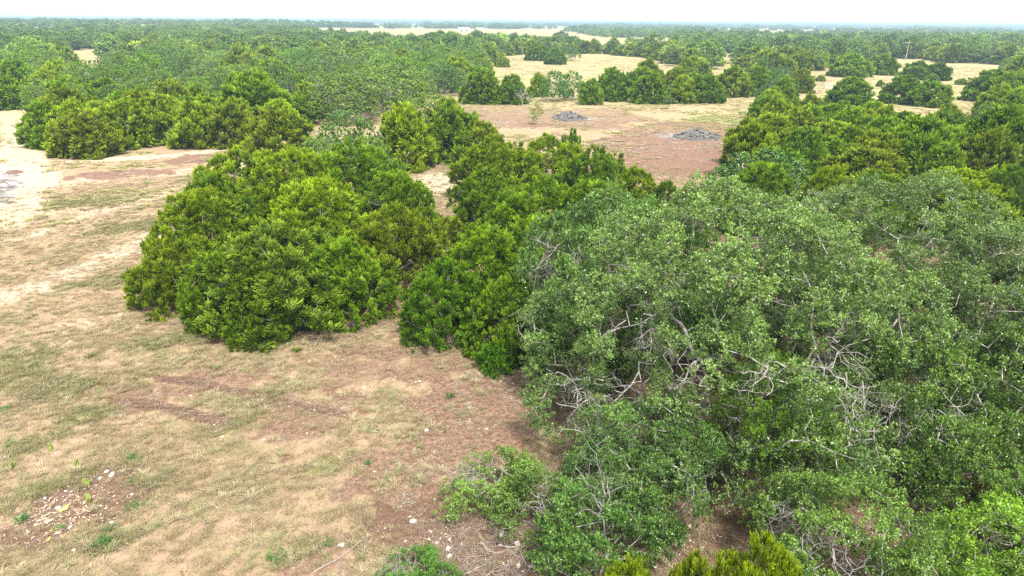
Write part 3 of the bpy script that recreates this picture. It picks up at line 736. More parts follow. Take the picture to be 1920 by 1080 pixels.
mg, n, l = mat("ground_soil_and_grass")
geo = N(n, "ShaderNodeNewGeometry"); pos = geo.outputs['Position']
aA = N(n, "ShaderNodeAttribute", attribute_name="zoneA"); sA = N(n, "ShaderNodeSeparateColor"); l.new(aA.outputs['Color'], sA.inputs[0])
aB = N(n, "ShaderNodeAttribute", attribute_name="zoneB"); sB = N(n, "ShaderNodeSeparateColor"); l.new(aB.outputs['Color'], sB.inputs[0])
n_big = noise(n, l, pos, .11, 4, .6); n_mid = noise(n, l, pos, .75, 5, .65); n_fin = noise(n, l, pos, 5.5, 5, .7); n_mic = noise(n, l, pos, 28, 3, .7)
def ramp(fac, a, b):
    mr = N(n, "ShaderNodeMapRange"); mr.interpolation_type = 'SMOOTHSTEP'; l.new(fac, mr.inputs[0])
    mr.inputs[1].default_value = a; mr.inputs[2].default_value = b; return mr.outputs[0]
def brk(mask, amt=.9, a=.36, b=.60):
    nn = mth(n, l, 'ADD', mth(n, l, 'MULTIPLY', n_mid, .6), mth(n, l, 'MULTIPLY', n_fin, .4))
    s = mth(n, l, 'ADD', mask, mth(n, l, 'MULTIPLY', mth(n, l, 'SUBTRACT', nn, .5), amt * 2)); return ramp(s, a, b)
straw, olive, soil, pale = (.33, .25, .15), (.21, .19, .09), (.36, .245, .18), (.44, .345, .25)
c = mixc(n, l, ramp(n_fin, .38, .62), straw, soil)
c = mixc(n, l, ramp(mth(n, l, 'ADD', mth(n, l, 'MULTIPLY', n_mid, .6), mth(n, l, 'MULTIPLY', n_big, .4)), .46, .60), c, mixc(n, l, n_fin, olive, straw))
c = mixc(n, l, mth(n, l, 'MULTIPLY', brk(sA.outputs[2]), .8), c, (.17, .21, .06))
c = mixc(n, l, mth(n, l, 'MULTIPLY', brk(sA.outputs[0], 1.7, .45, .85), .9), c, mixc(n, l, n_fin, pale, (.54, .45, .35)))
c = mixc(n, l, mth(n, l, 'MULTIPLY', brk(sA.outputs[1], 1.15), .92), c, mixc(n, l, ramp(n_fin, .35, .65), (.11, .058, .042), (.27, .165, .12)))
c = mixc(n, l, mth(n, l, 'MULTIPLY', brk(sB.outputs[1]), .9), c, mixc(n, l, n_fin, (.085, .048, .035), (.20, .12, .09)))  # mulch and litter browns, deepened to include the shade under the grove
c = mixc(n, l, mth(n, l, 'MULTIPLY', brk(sB.outputs[0]), .9), c, mixc(n, l, ramp(n_mid, .42, .6), (.40, .37, .36), (.11, .10, .10)))
far = mixc(n, l, ramp(n_big, .4, .62), (.40, .32, .18), (.29, .27, .12))
c = mixc(n, l, sB.outputs[2], c, far)
br = mth(n, l, 'ADD', mth(n, l, 'MULTIPLY', n_mic, .5), mth(n, l, 'MULTIPLY', n_fin, .35)); br = mth(n, l, 'ADD', br, .62)
cb = N(n, "ShaderNodeCombineColor"); [l.new(br, cb.inputs[q]) for q in range(3)]
c = mixc(n, l, 1.0, c, cb.outputs[0], 'MULTIPLY')
b = N(n, "ShaderNodeBsdfPrincipled"); l.new(c, b.inputs['Base Color']); b.inputs['Roughness'].default_value = .95; b.inputs['Specular IOR Level'].default_value = .1
bp = N(n, "ShaderNodeBump"); bp.inputs['Strength'].default_value = .8; bp.inputs['Distance'].default_value = .06
l.new(mth(n, l, 'ADD', n_fin, mth(n, l, 'MULTIPLY', n_mic, .6)), bp.inputs['Height']); l.new(bp.outputs[0], b.inputs['Normal'])
o = N(n, "ShaderNodeOutputMaterial"); l.new(b.outputs[0], o.inputs[0])
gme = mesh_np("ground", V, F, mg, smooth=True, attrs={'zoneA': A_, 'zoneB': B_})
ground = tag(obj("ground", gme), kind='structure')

# ------------------------------------------------------------------ scatter of uncountable stuff (geometry nodes)
def proto_obj(me):
    return bpy.data.objects.new(me.name, me)          # never linked: only a source of instances
def scatter(name, P, rot, scl, tint, protos, idx=None, stuff=True):
    me = bpy.data.meshes.new(name); me.vertices.add(len(P)); me.vertices.foreach_set("co", np.asarray(P, np.float32).ravel())
    for nm, ty, arr, key in (("rot", 'FLOAT_VECTOR', rot, "vector"), ("scl", 'FLOAT_VECTOR', scl, "vector"), ("tint", 'FLOAT_COLOR', tint, "color")):
        a = me.attributes.new(nm, ty, 'POINT'); a.data.foreach_set(key, np.asarray(arr, np.float32).ravel())
    a = me.attributes.new("idx", 'INT', 'POINT'); a.data.foreach_set("value", np.asarray(idx if idx is not None else RNG.integers(len(protos), size=len(P)), np.int32))
    ob = obj(name, me); tag(ob, kind='stuff')
    ng = bpy.data.node_groups.new(name + "_scatter", 'GeometryNodeTree')
    ng.interface.new_socket("Geometry", in_out='INPUT', socket_type='NodeSocketGeometry'); ng.interface.new_socket("Geometry", in_out='OUTPUT', socket_type='NodeSocketGeometry')
    nd = ng.nodes; lk = ng.links; gi = nd.new("NodeGroupInput"); go = nd.new("NodeGroupOutput")
    g2 = nd.new("GeometryNodeGeometryToInstance")
    for po in reversed(protos):
        oi = nd.new("GeometryNodeObjectInfo"); oi.inputs['Object'].default_value = po; oi.inputs['As Instance'].default_value = True
        lk.new(oi.outputs['Geometry'], g2.inputs[0])
    def att(nm, ty):
        q = nd.new("GeometryNodeInputNamedAttribute"); q.data_type = ty; q.inputs[0].default_value = nm; return q.outputs[0]
    ip = nd.new("GeometryNodeInstanceOnPoints"); ip.inputs['Pick Instance'].default_value = True
    mp = nd.new("GeometryNodeMeshToPoints")
    lk.new(gi.outputs[0], mp.inputs[0]); lk.new(mp.outputs[0], ip.inputs['Points']); lk.new(g2.outputs[0], ip.inputs['Instance'])
    lk.new(att("idx", 'INT'), ip.inputs['Instance Index']); lk.new(att("rot", 'FLOAT_VECTOR'), ip.inputs['Rotation']); lk.new(att("scl", 'FLOAT_VECTOR'), ip.inputs['Scale'])
    lk.new(ip.outputs[0], go.inputs[0])
    md = ob.modifiers.new("scatter", 'NODES'); md.node_group = ng
    return ob
def vis_sector(n, d0, d1, half, rng, power=2.0):
    a = rng.uniform(-half, half, n); u = rng.random(n); d = (d0 ** power + u * (d1 ** power - d0 ** power)) ** (1 / power)
    return d * np.sin(a), d * np.cos(a), d

# far woods beyond the individual trees
fr_ = np.random.default_rng(8)
fx, fy, fs, fi, ft = [], [], [], [], []
PJ = [proto_obj(p['crown']) for p in J2] + [proto_obj(p['crown']) for p in O2]
for (d0, d1, n_, sc0, thr) in ((DMAX - 2, 800, 13000, 1.15, .60), (800, 2600, 15000, 1.5, .455), (2600, 8800, 12000, 4.0, .44)):
    x, y, d = vis_sector(n_, d0, d1, HALF, fr_, 2.0 if d1 < 3000 else 1.6)
    k = np.ones(n_, bool)
    for P in CLEAR: k &= ~inpoly(x, y, P) | ((fr_.random(n_) < .12) & any(P is q_ for q_ in STRIPS))
    if d1 <= 800:
        g = fbm(x / 60, y / 45, 131, 3); k &= (g < thr)
    else:
        L = 260 if d1 < 3000 else 700
        g = fbm(x / L, y / (L * .55), 133, 3)
        leftw = sst(-6, -12, np.degrees(np.arctan2(x, y))) * (d < 2300) * .25 + .08 * (np.degrees(np.arctan2(x, y)) > 10) * (d < 1500)
        k &= g < thr + leftw
        if d0 == 800:                                     # open farmland around the buildings
            k &= ~((np.abs(x - G(880, 59)[0]) < 260) & (np.abs(y - G(880, 59)[1]) < 130) & (fr_.random(n_) > .03))
    x, y, d = x[k], y[k], d[k]
    # thin out overlap on a coarse grid
    cell = 4.6 * sc0; key = np.floor(x / cell).astype(int) * 100003 + np.floor(y / cell).astype(int); _, u = np.unique(key, return_index=True); x, y = x[u], y[u]
    s = sc0 * fr_.uniform(.55, 1.4, len(x)); hs = fr_.uniform(.6, 1.3, len(x)) * (1.0 if sc0 < 3 else 1.5)
    fx.append(x); fy.append(y); fs.append(np.stack([s, s, hs], 1)); fi.append(np.where(fr_.random(len(x)) < .68, fr_.integers(3, size=len(x)), 3 + fr_.integers(2, size=len(x))))
# hedge of scrub crossing the pale field, tree line behind it
hx = poly((1075, 63), (1150, 62), (1270, 67), (1270, 73), (1130, 70)); q = 0
x, y, d = vis_sector(60000, 400, 1500, HALF, fr_); k = inpoly(x, y, hx) & (fr_.random(60000) < .16); fx.append(x[k]); fy.append(y[k])
s = fr_.uniform(.7, 1.3, k.sum()); fs.append(np.stack([s, s, s * .8], 1)); fi.append(np.full(k.sum(), 3))
for (p0, p1, n_, s0, h0) in (((430, 55), (700, 54), 120, 2.2, 1.3), ((700, 54), (1000, 54), 40, 2.0, 1.2), ((1070, 60), (1115, 60), 22, 2.0, 1.2), ((1120, 58), (1250, 60), 40, 1.6, .9), ((1255, 57), (1320, 58), 30, 1.7, 1.3)):
    a_, b_ = G(*p0), G(*p1); t = np.sort(fr_.random(n_)); t = np.clip(t + .05 * np.sin(t * 30), 0, 1)
    q = a_ + (b_ - a_) * t[:, None] + fr_.normal(size=(n_, 2)) * 8; fx.append(q[:, 0]); fy.append(q[:, 1])
    s = s0 * fr_.uniform(.6, 1.2, n_); fs.append(np.stack([s, s, h0 * fr_.uniform(.7, 1.2, n_)], 1)); fi.append(3 + fr_.integers(2, size=n_))
dr = np.array([(a, b_, c_ / 3.9, 0 if j_ else 3) for a, b_, c_, j_ in dropped]).reshape(-1, 4); fx.append(dr[:, 0]); fy.append(dr[:, 1]); fs.append(np.stack([dr[:, 2], dr[:, 2], dr[:, 2] * .9], 1)); fi.append(dr[:, 3].astype(int))
x = np.concatenate(fx); y = np.concatenate(fy); S = np.concatenate(fs); I = np.concatenate(fi)
tn = fr_.uniform(.55, 1.15, (len(x), 1)) * np.array([[1.0, 1.0, 1.0]]); tn[I >= 3] *= np.array([1.0, 1.0, 1.1]); pal = fr_.random(len(x)) < .10; tn[pal] *= np.array([1.7, 1.5, 1.3])
scatter("far_woodland", np.stack([x, y, gz(x, y) - .1], 1), np.stack([x * 0, x * 0, fr_.uniform(0, 6.28, len(x))], 1), S, np.concatenate([tn, np.ones((len(x), 1))], 1), PJ, I)
print("FAR", len(x))

# grass, weeds, litter and stones
def blade_tuft(rng, n, h, sp, w):
    Vv = []
    for _ in range(n):
        a = rng.uniform(0, 6.28); r = sp * rng.random() ** .5; b0 = np.array([math.cos(a) * r, math.sin(a) * r, -.01]); lean = np.array([math.cos(a), math.sin(a), 0]) * rng.uniform(.2, 1.3) + rng.normal(size=3) * .2
        lean[2] = 0; hh = h * rng.uniform(.5, 1.1); p1 = b0 + np.array([0, 0, hh * .6]) + lean * hh * .35; p2 = b0 + np.array([0, 0, hh * .85]) + lean * hh
        s = unit(np.cross(lean, [0, 0, 1]) + 1e-4) * w
        Vv += [b0 - s, b0 + s, p1 + s * .8, p1 - s * .8, p1 - s * .8, p1 + s * .8, p2 + s * .15, p2 - s * .15]
    Vv = np.array(Vv); return Vv, np.arange(len(Vv)).reshape(-1, 4)
M_GRASS = plain_mat("grass_blades", (.9, .9, .9), (.7, .7, .7), 3, .8, True)
gr = np.random.default_rng(12)
GP = [proto_obj(mesh_np("grass_tuft", *blade_tuft(gr, 16, .10, .11, .006), M_GRASS, smooth=False)) for _ in range(4)]
x, y, d = vis_sector(480000, 12, 78, math.radians(50), gr, 1.25)
kk = inpoly(x, y, OPEN) & ~((x > G(1250, 700)[0]) & (d < 40) & (y < 34) & (x > 6)); x, y = x[kk], y[kk]
zt = zones(x, y); p_, r_, g_ = zt['A'][:, 0], zt['A'][:, 1], zt['A'][:, 2]; ash, mul = zt['B'][:, 0], zt['B'][:, 1]
pat = .5 * fbm(x / .5, y / .5, 201, 3) + .5 * fbm(x / 2.2, y / 2.2, 202, 4)
prob = (.12 + .80 * sst(.40, .62, pat)) * (1 - .85 * p_) * (1 - .88 * r_) * (1 - .9 * mul) * (1 - .95 * ash) + .35 * g_ + .06
kk = gr.random(len(x)) < prob; x, y, g_, pat, p_, r_ = x[kk], y[kk], g_[kk], pat[kk], p_[kk], r_[kk]
n_ = len(x); gm = np.clip(g_ * 1.1 + (fbm(x / 3, y / 3, 205, 3) - .5) * 1.2, 0, 1)[:, None]
dry = np.array([.37, .285, .165]) * gr.uniform(.75, 1.2, (n_, 1)); grn = np.array([.19, .20, .07]) * gr.uniform(.7, 1.2, (n_, 1))
mixg = np.clip(.10 + gm * .85 + gr.normal(size=(n_, 1)) * .15, 0, 1); col = dry * (1 - mixg) + grn * mixg
s = gr.uniform(.6, 1.25, n_) * (1 + .5 * gm[:, 0])
scatter("grass", np.stack([x, y, gz(x, y)], 1), np.stack([gr.normal(size=n_) * .12, gr.normal(size=n_) * .12, gr.uniform(0, 6.28, n_)], 1), np.stack([s, s, s * gr.uniform(.6, 1.3, n_)], 1), np.concatenate([col, np.ones((n_, 1))], 1), GP)
print("TRIS", sum(len(q.polygons) * 2 for q in bpy.data.meshes)); print("GRASS", n_)

# taller dry stalks and bunches standing out of the short grass
x, y, d = vis_sector(42000, 12, 75, math.radians(50), gr, 1.3); kk = inpoly(x, y, OPEN); x, y = x[kk], y[kk]; zt = zones(x, y)
kk = gr.random(len(x)) < (sst(.45, .68, fbm(x / 1.8, y / 1.8, 231, 3)) * .8 + .5 * zt['A'][:, 2] + .05) * (1 - .9 * zt['B'][:, 1]) * (1 - .9 * zt['A'][:, 0]); x, y = x[kk], y[kk]; n_ = len(x)
BP = [proto_obj(mesh_np("grass_bunch", *blade_tuft(gr, 30, .26, .14, .007), M_GRASS, smooth=False)) for _ in range(3)]
w_ = gr.random((n_, 1)) ** 1.5; col = (np.array([.52, .43, .27]) * (1 - w_) + np.array([.20, .25, .08]) * w_) * gr.uniform(.75, 1.2, (n_, 1)); s = gr.uniform(.45, 1.1, n_)
scatter("tall_grass", np.stack([x, y, gz(x, y)], 1), np.stack([x * 0, x * 0, gr.uniform(0, 6.28, n_)], 1), np.stack([s, s, s * .8], 1), np.concatenate([col, np.ones((n_, 1))], 1), BP)

def rock_mesh(rng, name, mm, sub=1):
    import bmesh
    bm = bmesh.new(); bmesh.ops.create_icosphere(bm, subdivisions=sub, radius=1)
    pl = [unit(rng.normal(size=3)) for _ in range(5)]; of = rng.uniform(.45, .85, 5)
    for v in bm.verts:
        c = np.array(v.co) * rng.uniform(.85, 1.12)
        for nn, o_ in zip(pl, of):
            e = c @ nn - o_
            if e > 0: c = c - nn * e
        v.co = c * np.array([1, .75, .5])
    me = bpy.data.meshes.new(name); bm.to_mesh(me); bm.free(); me.materials.append(mm); return me
M_STONE = plain_mat("limestone", (.48, .44, .39), (.70, .67, .62), 4, .9, True)
M_STONE1 = plain_mat("limestone_block", (.46, .42, .37), (.70, .66, .60), 4, .9)
SP = [proto_obj(rock_mesh(gr, "pebble", M_STONE)) for _ in range(4)]
x, y, d = vis_sector(60000, 12, 75, HALF, gr, 1.1); kk = inpoly(x, y, OPEN) ; x, y, d = x[kk], y[kk], d[kk]
zt = zones(x, y); pat = fbm(x / .9, y / .9, 301, 4)
prob = (.012 + .55 * zt['B'][:, 1] * (d < 45) + .22 * zt['A'][:, 1] + .10 * zt['A'][:, 0]) * sst(.42, .66, pat) * 1.5 + .06 * (pat > .67)
kk = gr.random(len(x)) < prob; x, y = x[kk], y[kk]; n_ = len(x); s = gr.gamma(2.0, .011, n_) + .010
tcol = gr.uniform(.6, 1.05, (n_, 1)) * np.array([[1, .97, .93]])
scatter("gravel", np.stack([x, y, gz(x, y) - .003], 1), np.stack([gr.normal(size=n_) * .3, gr.normal(size=n_) * .3, gr.uniform(0, 6.28, n_)], 1), np.stack([s * 1.2, s, s], 1), np.concatenate([tcol, np.ones((n_, 1))], 1), SP)
print("GRAVEL", n_)

M_STICK = plain_mat("twig_litter", (.75, .75, .75), (1, 1, 1), 6, .9, True)
def stick_mesh(rng, name, L, r, segs, mm, forks=1):
    c = np.array([-L / 2, 0, r]); v = np.array([1.0, 0, 0]); A0, A1, Ra, Rb = [], [], [], []; rr = r
    for s_ in range(segs):
        v = unit(v + rng.normal(size=3) * np.array([.12, .3, .1])); q = c + v * L / segs; q[2] = max(q[2], r * .6); A0.append(c); A1.append(q); Ra.append(rr); Rb.append(rr * .85)
        if forks and rng.random() < .6:
            v2 = unit(v + rng.normal(size=3) * np.array([.3, 1, .3])); A0.append(q); A1.append(q + v2 * L / segs); Ra.append(rr * .6); Rb.append(rr * .3)
        c = q; rr *= .85
    Vv, Ff = tubes(A0, A1, Ra, Rb, 4); return mesh_np(name, Vv, Ff, mm)
TP = [proto_obj(stick_mesh(gr, "twig", .34, .006, 4, M_STICK)) for _ in range(4)]
x, y, d = vis_sector(90000, 12, 48, HALF, gr, 1.2); kk = inpoly(x, y, OPEN); x, y = x[kk], y[kk]
zt = zones(x, y); prob = .03 + .85 * zt['B'][:, 1] + .40 * zt['A'][:, 1]; prob *= sst(.35, .6, fbm(x, y, 401, 3)) * 1.2
kk = gr.random(len(x)) < prob; x, y = x[kk], y[kk]; n_ = len(x)
s = gr.uniform(.4, 1.5, n_); w_ = gr.random((n_, 1)); tcol = (np.array([.52, .45, .40]) * w_ + np.array([.26, .14, .09]) * (1 - w_)) * gr.uniform(.7, 1.2, (n_, 1))
scatter("twig_litter", np.stack([x, y, gz(x, y) + .003], 1), np.stack([gr.normal(size=n_) * .1, gr.normal(size=n_) * .12, gr.uniform(0, 6.28, n_)], 1), np.stack([s, s, s], 1), np.concatenate([tcol, np.ones((n_, 1))], 1), TP)
print("TWIGS", n_)

x, y, d = vis_sector(60000, 62, 135, HALF, gr, 1.4); kk = inpoly(x, y, OPEN); x, y = x[kk], y[kk]; zt = zones(x, y); kk = gr.random(len(x)) < .75 * zt['A'][:, 1] * sst(.42, .62, fbm(x / 3, y / 2, 411, 3)); x, y = x[kk], y[kk]; n_ = len(x)
s = gr.uniform(1.5, 4.0, n_); w_ = gr.random((n_, 1)); tcol = (np.array([.66, .58, .52]) * w_ + np.array([.22, .12, .09]) * (1 - w_)) * gr.uniform(.7, 1.2, (n_, 1))
scatter("brush_litter", np.stack([x, y, gz(x, y) + .01], 1), np.stack([gr.normal(size=n_) * .1, gr.normal(size=n_) * .12, gr.uniform(0, 6.28, n_)], 1), np.stack([s, s, s], 1), np.concatenate([tcol, np.ones((n_, 1))], 1), TP)
# low green weeds between the grass (uncountable) and dry bunches over the far meadows
WP = [proto_obj(mesh_np("bunch_grass", *blade_tuft(gr, 26, .30, .22, .02), M_GRASS, smooth=False)) for _ in range(3)]
x, y, d = vis_sector(110000, 62, 330, HALF, gr, 1.4)
kk = np.zeros(len(x), bool)
for P in (OPEN, C2, C4A, C4B, C5): kk |= inpoly(x, y, P)
x, y, d = x[kk], y[kk], d[kk]; zt = zones(x, y)
kk = gr.random(len(x)) < sst(.38, .66, fbm(x / 5, y / 5, 207, 4)) * (1 - .85 * zt['A'][:, 1]) * (1 - .9 * zt['A'][:, 0]) * (1 - .9 * zt['B'][:, 0])
x, y, d = x[kk], y[kk], d[kk]; n_ = len(x); f_ = sst(120, 180, d)[:, None]
col = np.array([.36, .35, .13]) * (1 - f_) + np.array([.60, .50, .30]) * f_; col = col * gr.uniform(.75, 1.2, (n_, 1)); s = gr.uniform(.6, 1.3, n_)
scatter("meadow_grass", np.stack([x, y, gz(x, y)], 1), np.stack([x * 0, x * 0, gr.uniform(0, 6.28, n_)], 1), np.stack([s * 1.3, s * 1.3, s * .6], 1), np.concatenate([col, np.ones((n_, 1))], 1), WP)

# clods thrown up along the vehicle ruts
M_CLOD = plain_mat("soil_clods", (.10, .06, .045), (.22, .14, .10), 5, .95, True)
CP = [proto_obj(rock_mesh(gr, "clod", M_CLOD)) for _ in range(3)]
pp = []
for path, n_ in (([(305, 708), (350, 712), (400, 722), (440, 730)], 420), ([(430, 728), (500, 745)], 30), ([(578, 762), (625, 775)], 200), ([(230, 752), (320, 762), (390, 782), (420, 786)], 300)):
    P = np.array([G(*p) for p in path]); t = gr.random(n_) * (len(P) - 1); i_ = t.astype(int); q = P[i_] + (P[np.minimum(i_ + 1, len(P) - 1)] - P[i_]) * (t - i_)[:, None]
    pp.append(q + gr.normal(size=q.shape) * .10)
q = np.concatenate(pp); n_ = len(q); s = gr.uniform(.02, .085, n_)
scatter("soil_clods", np.stack([q[:, 0], q[:, 1], gz(q[:, 0], q[:, 1])], 1), gr.uniform(0, 6, (n_, 3)), np.stack([s, s, s], 1), np.ones((n_, 4)), CP)

# ------------------------------------------------------------------ small things, one by one
def ground_at(px, py):
    g = G(px, py); return (g[0], g[1], float(gz(g[0], g[1])))
ST = [rock_mesh(gr, "limestone_rock", M_STONE1, 2) for _ in range(4)]
stones = [(199, 882, .15, "jagged white rock uppermost above the brown stump scrape"), (187, 895, .13, "flat white rock just below the jagged one above the scrape"),
          (109, 950, .12, "white rock on the edge of the orange wood chips"), (131, 986, .13, "long white rock among the dug-up brown soil"),
          (209, 979, .13, "white rock at the scrape's right edge beside a green weed"), (138, 1029, .11, "whitish rock below the scrape in grey soil"),
          (84, 932, .10, "small pale rock above and left of the orange chips"), (703, 808, .14, "white rock lying alone in short grass near the oak"),
          (799, 807, .18, "white rock with rubble near the reddish litter by the oak"), (775, 976, .16, "rounded white rock on dark mulch below the pale bush"),
          (640, 1022, .15, "white rock in the grass near the bottom edge"), (943, 999, .24, "largest chalky rock on the stony soil under the pale bush"),
          (840, 1029, .15, "left one of two white rocks on the brown mulch"), (842, 1043, .14, "lower one of two white rocks on the brown mulch"),
          (971, 1019, .16, "oval white rock among driftwood-like sticks"), (872, 965, .13, "pale rock in the shade of the thin oak bush"),
          (996, 1062, .14, "yellowish rock close to the bottom edge by the debris"), (247, 926, .10, "small white rock on the grass right of the scrape")]
for i, (px, py, s, lab) in enumerate(stones):
    o = obj("limestone_rock", ST[i % 4], loc=ground_at(px, py)); s *= .82; o.scale = (s, s, s * .8); o.rotation_euler = (gr.uniform(-.3, .3), 0, gr.uniform(0, 6)); tag(o, lab, "rock", "white rocks on the bare soil")
M_STK1 = plain_mat("weathered_stick", (.27, .225, .19), (.46, .40, .35), 6, .9)
for (px, py, L, r, a, lab) in [(118, 590, 1.5, .03, .05, "straight thin grey stick lying on the field above the pale bare spots"), (360, 828, .62, .015, -.1, "short white stick in the grass below the tyre ruts"),
                               (476, 942, 1.2, .02, 1.2, "curved brown stick in the grass pointing away from the camera"), (930, 1030, 1.1, .035, -.5, "thick broken stick on mulch under the pale bush"),
                               (978, 1035, 1.5, .04, -.35, "long weathered branch beside the oval rock"), (905, 1062, 1.2, .03, .6, "brown stick sloping through the debris at the bottom"),
                               (640, 1045, 1.8, .025, .75, "long slim fallen branch at the edge of the reddish bare patch"), (395, 782, .5, .02, .4, "small stick by the dark rut clods")]:
    o = obj("fallen_stick", stick_mesh(gr, "fallen_stick", L, r, 7, M_STK1, 1), loc=ground_at(px, py)); o.rotation_euler = (0, 0, a); tag(o, lab, "stick", "fallen sticks on the soil")

# broken orange wood of the dug-out stump
M_ORW = plain_mat("fresh_orange_wood", (.62, .26, .06), (.80, .50, .20), 9, .8); M_PLW = plain_mat("pale_split_wood", (.62, .42, .24), (.80, .66, .48), 9, .8)
def splinter(rng, name, L, w, mm):
    k = 6; a = np.arange(k) * 2 * math.pi / k; rings = []
    for t, s_ in ((0, .3), (.15, 1), (.5, .9), (.8, .7), (1, .12)):
        rings.append(np.stack([np.full(k, (t - .5) * L) + rng.normal(size=k) * L * .03, np.cos(a) * w * s_ * rng.uniform(.7, 1.2, k), np.sin(a) * w * .5 * s_ * rng.uniform(.7, 1.2, k) + w * .4], 1))
    V_ = np.concatenate(rings); F_ = [[i * k + j, i * k + (j + 1) % k, (i + 1) * k + (j + 1) % k, (i + 1) * k + j] for i in range(4) for j in range(k)]
    return mesh_np(name, V_, np.array(F_), mm, smooth=False)
wp = empty("broken_stump", ground_at(120, 952)); wx, wy, wz = wp.location
tag(wp, "splintered orange stump remains scattered on the dug-up brown scrape", "tree stump")
for (px, py, L, w, a, mm) in [(119, 955, .30, .09, .7, M_ORW), (124, 949, .22, .07, 1.1, M_ORW), (92, 976, .30, .06, .6, M_PLW), (155, 1001, .28, .05, .8, M_ORW), (90, 1010, .20, .05, 1.5, M_ORW), (78, 973, .3, .03, .4, M_PLW),
                               (84, 965, .25, .03, .3, M_PLW), (100, 992, .26, .04, .2, M_ORW), (108, 998, .22, .03, .5, M_PLW), (70, 982, .2, .03, .2, M_PLW), (60, 968, .18, .03, .4, M_PLW), (145, 992, .2, .03, .3, M_PLW), (190, 1010, .16, .03, 1.2, M_ORW)]:
    gx_, gy_, gz_ = ground_at(px, py); o = obj("wood_splinter", splinter(gr, "wood_splinter", L, w, mm), wp, (gx_ - wx, gy_ - wy, gz_ - wz)); o.rotation_euler = (0, gr.uniform(-.25, .1), a)
# many small chips round the stump
x = gr.normal(size=420) * 1.0 + wx + .1; y = gr.normal(size=420) * .55 + wy - .25; s = gr.uniform(.12, .45, 420); ww = gr.random((420, 1))
M_CHIP = plain_mat("wood_chips", (.8, .8, .8), (1, 1, 1), 6, .85, True); CH = [proto_obj(splinter(gr, "chip", .26, .05, M_CHIP)) for _ in range(3)]
scatter("wood_chips", np.stack([x, y, gz(x, y)], 1), np.stack([x * 0, gr.normal(size=420) * .2, gr.uniform(0, 6, 420)], 1), np.stack([s, s, s], 1),
        np.concatenate([np.array([.75, .45, .22]) * ww + np.array([.74, .62, .50]) * (1 - ww), np.ones((420, 1))], 1), CH)
lg = empty("broken_log", ground_at(1832, 915)); tag(lg, "split log with fresh orange wood lying under the oak at the grove's right", "log")
for (dx, dy, L, w, a, mm) in [(0, 0, 1.0, .12, 1.1, M_ORW), (.15, .1, .8, .09, 1.25, M_PLW), (-.7, .5, .5, .08, .9, M_ORW), (-.1, -.4, .45, .06, 1.4, M_PLW)]:
    o = obj("split_piece", splinter(gr, "split_piece", L, w, mm), lg, (dx, dy, .25)); o.rotation_euler = (0, -.15, a)
for px, py, mmx in ((495 // 1, 0, 0),): pass
# brush debris at the bottom edge
br_o = obj("brush_debris", mesh_np("brush_debris", *twigs(np.array([[*ground_at(px, py)[:2], .06] for px, py in zip(gr.uniform(830, 1060, 46), gr.uniform(985, 1085, 46))]), np.array([[1.0, .2, .02]] * 46), gr, 4, .9, .013, 4), M_STK1)); tag(br_o, kind='stuff')

# green weeds on the field
M_WEED = leaf_mat("weed_leaves", (.03, .09, .02), (.10, .26, .05), .5, .25); M_CACT = leaf_mat("prickly_pear_pads", (.16, .21, .05), (.32, .38, .09), .5, .1)
def weed_mesh(rng, R=.3, Hh=.22, n=260, lf=.07):
    P = rng.normal(size=(14, 3)) * np.array([R * .5, R * .5, .0]) + np.array([0, 0, Hh * .45]); V_, T_ = leaf_cloud(P, rng.uniform(.08, .14, 14), n // 14, lf, lf * .45, rng, .8, 1.0); V_[:, 2] = np.maximum(V_[:, 2], .005)
    st = tubes(np.tile([[0, 0, 0.0]], (14, 1)), P, np.full(14, .006), np.full(14, .003), 3)
    return mesh_np("weed_leaves", V_, np.arange(len(V_)).reshape(-1, 4), M_WEED, T_, False), mesh_np("weed_stems", *st, M_STK1)
WD = [weed_mesh(gr) for _ in range(3)]
weeds = [(249, 858, .8, (1, 1.1, 1.2), "dark green weed in the grass above the stump scrape"), (251, 900, .55, (.9, 1, 1), "small green weed level with the white rocks"), (250, 952, .8, (1, 1, 1), "bushy green weed right of the brown scrape"),
         (42, 976, .95, (1, 1.1, 1.3), "roundest green weed left of the orange chips"), (207, 990, .6, (.8, .9, .9), "weed growing beneath a white rock at the scrape"), (112, 990, .55, (1.6, 1.5, 1), "light green weed sprouting among the wood chips"),
         (195, 1018, 1.1, (1, .95, 1), "wide low weed patch below the scrape"), (17, 830, .7, (1.2, 1.1, 1), "weed tuft near the left border above the scrape"), (8, 765, .8, (1, 1.1, 1.1), "green clump at the left border beside the tan grass"),
         (845, 745, .9, (.8, .8, .8), "dull green weed between the red litter and the oak"), (520, 1050, .9, (1, 1, .9), "green weed patch close to the bottom edge left of the red soil"), (610, 1020, .7, (.9, 1, .9), "weed on the border of the reddish bare patch"),
         (690, 870, .6, (.9, .9, 1), "small weed in grass halfway to the pale bush"), (1390, 214, 2.2, (1.4, 1.6, 1.2), "fresh green seedling alone on the yellow clearing grass"), (275, 346, .9, (1.6, 1.6, .8), "tiny bright weed on the tan field before the long thicket")]
for i, (px, py, s, tnt, lab) in enumerate(weeds):
    e = empty("green_weed", ground_at(px, py), gr.uniform(0, 6), (s, s, s)); lf, stm = WD[i % 3]
    o = obj("leaves", lf, e); o.color = (*tnt, 1); o['kind'] = 'stuff'; obj("stem", stm, e); tag(e, lab, "weed", "green weeds on the field")
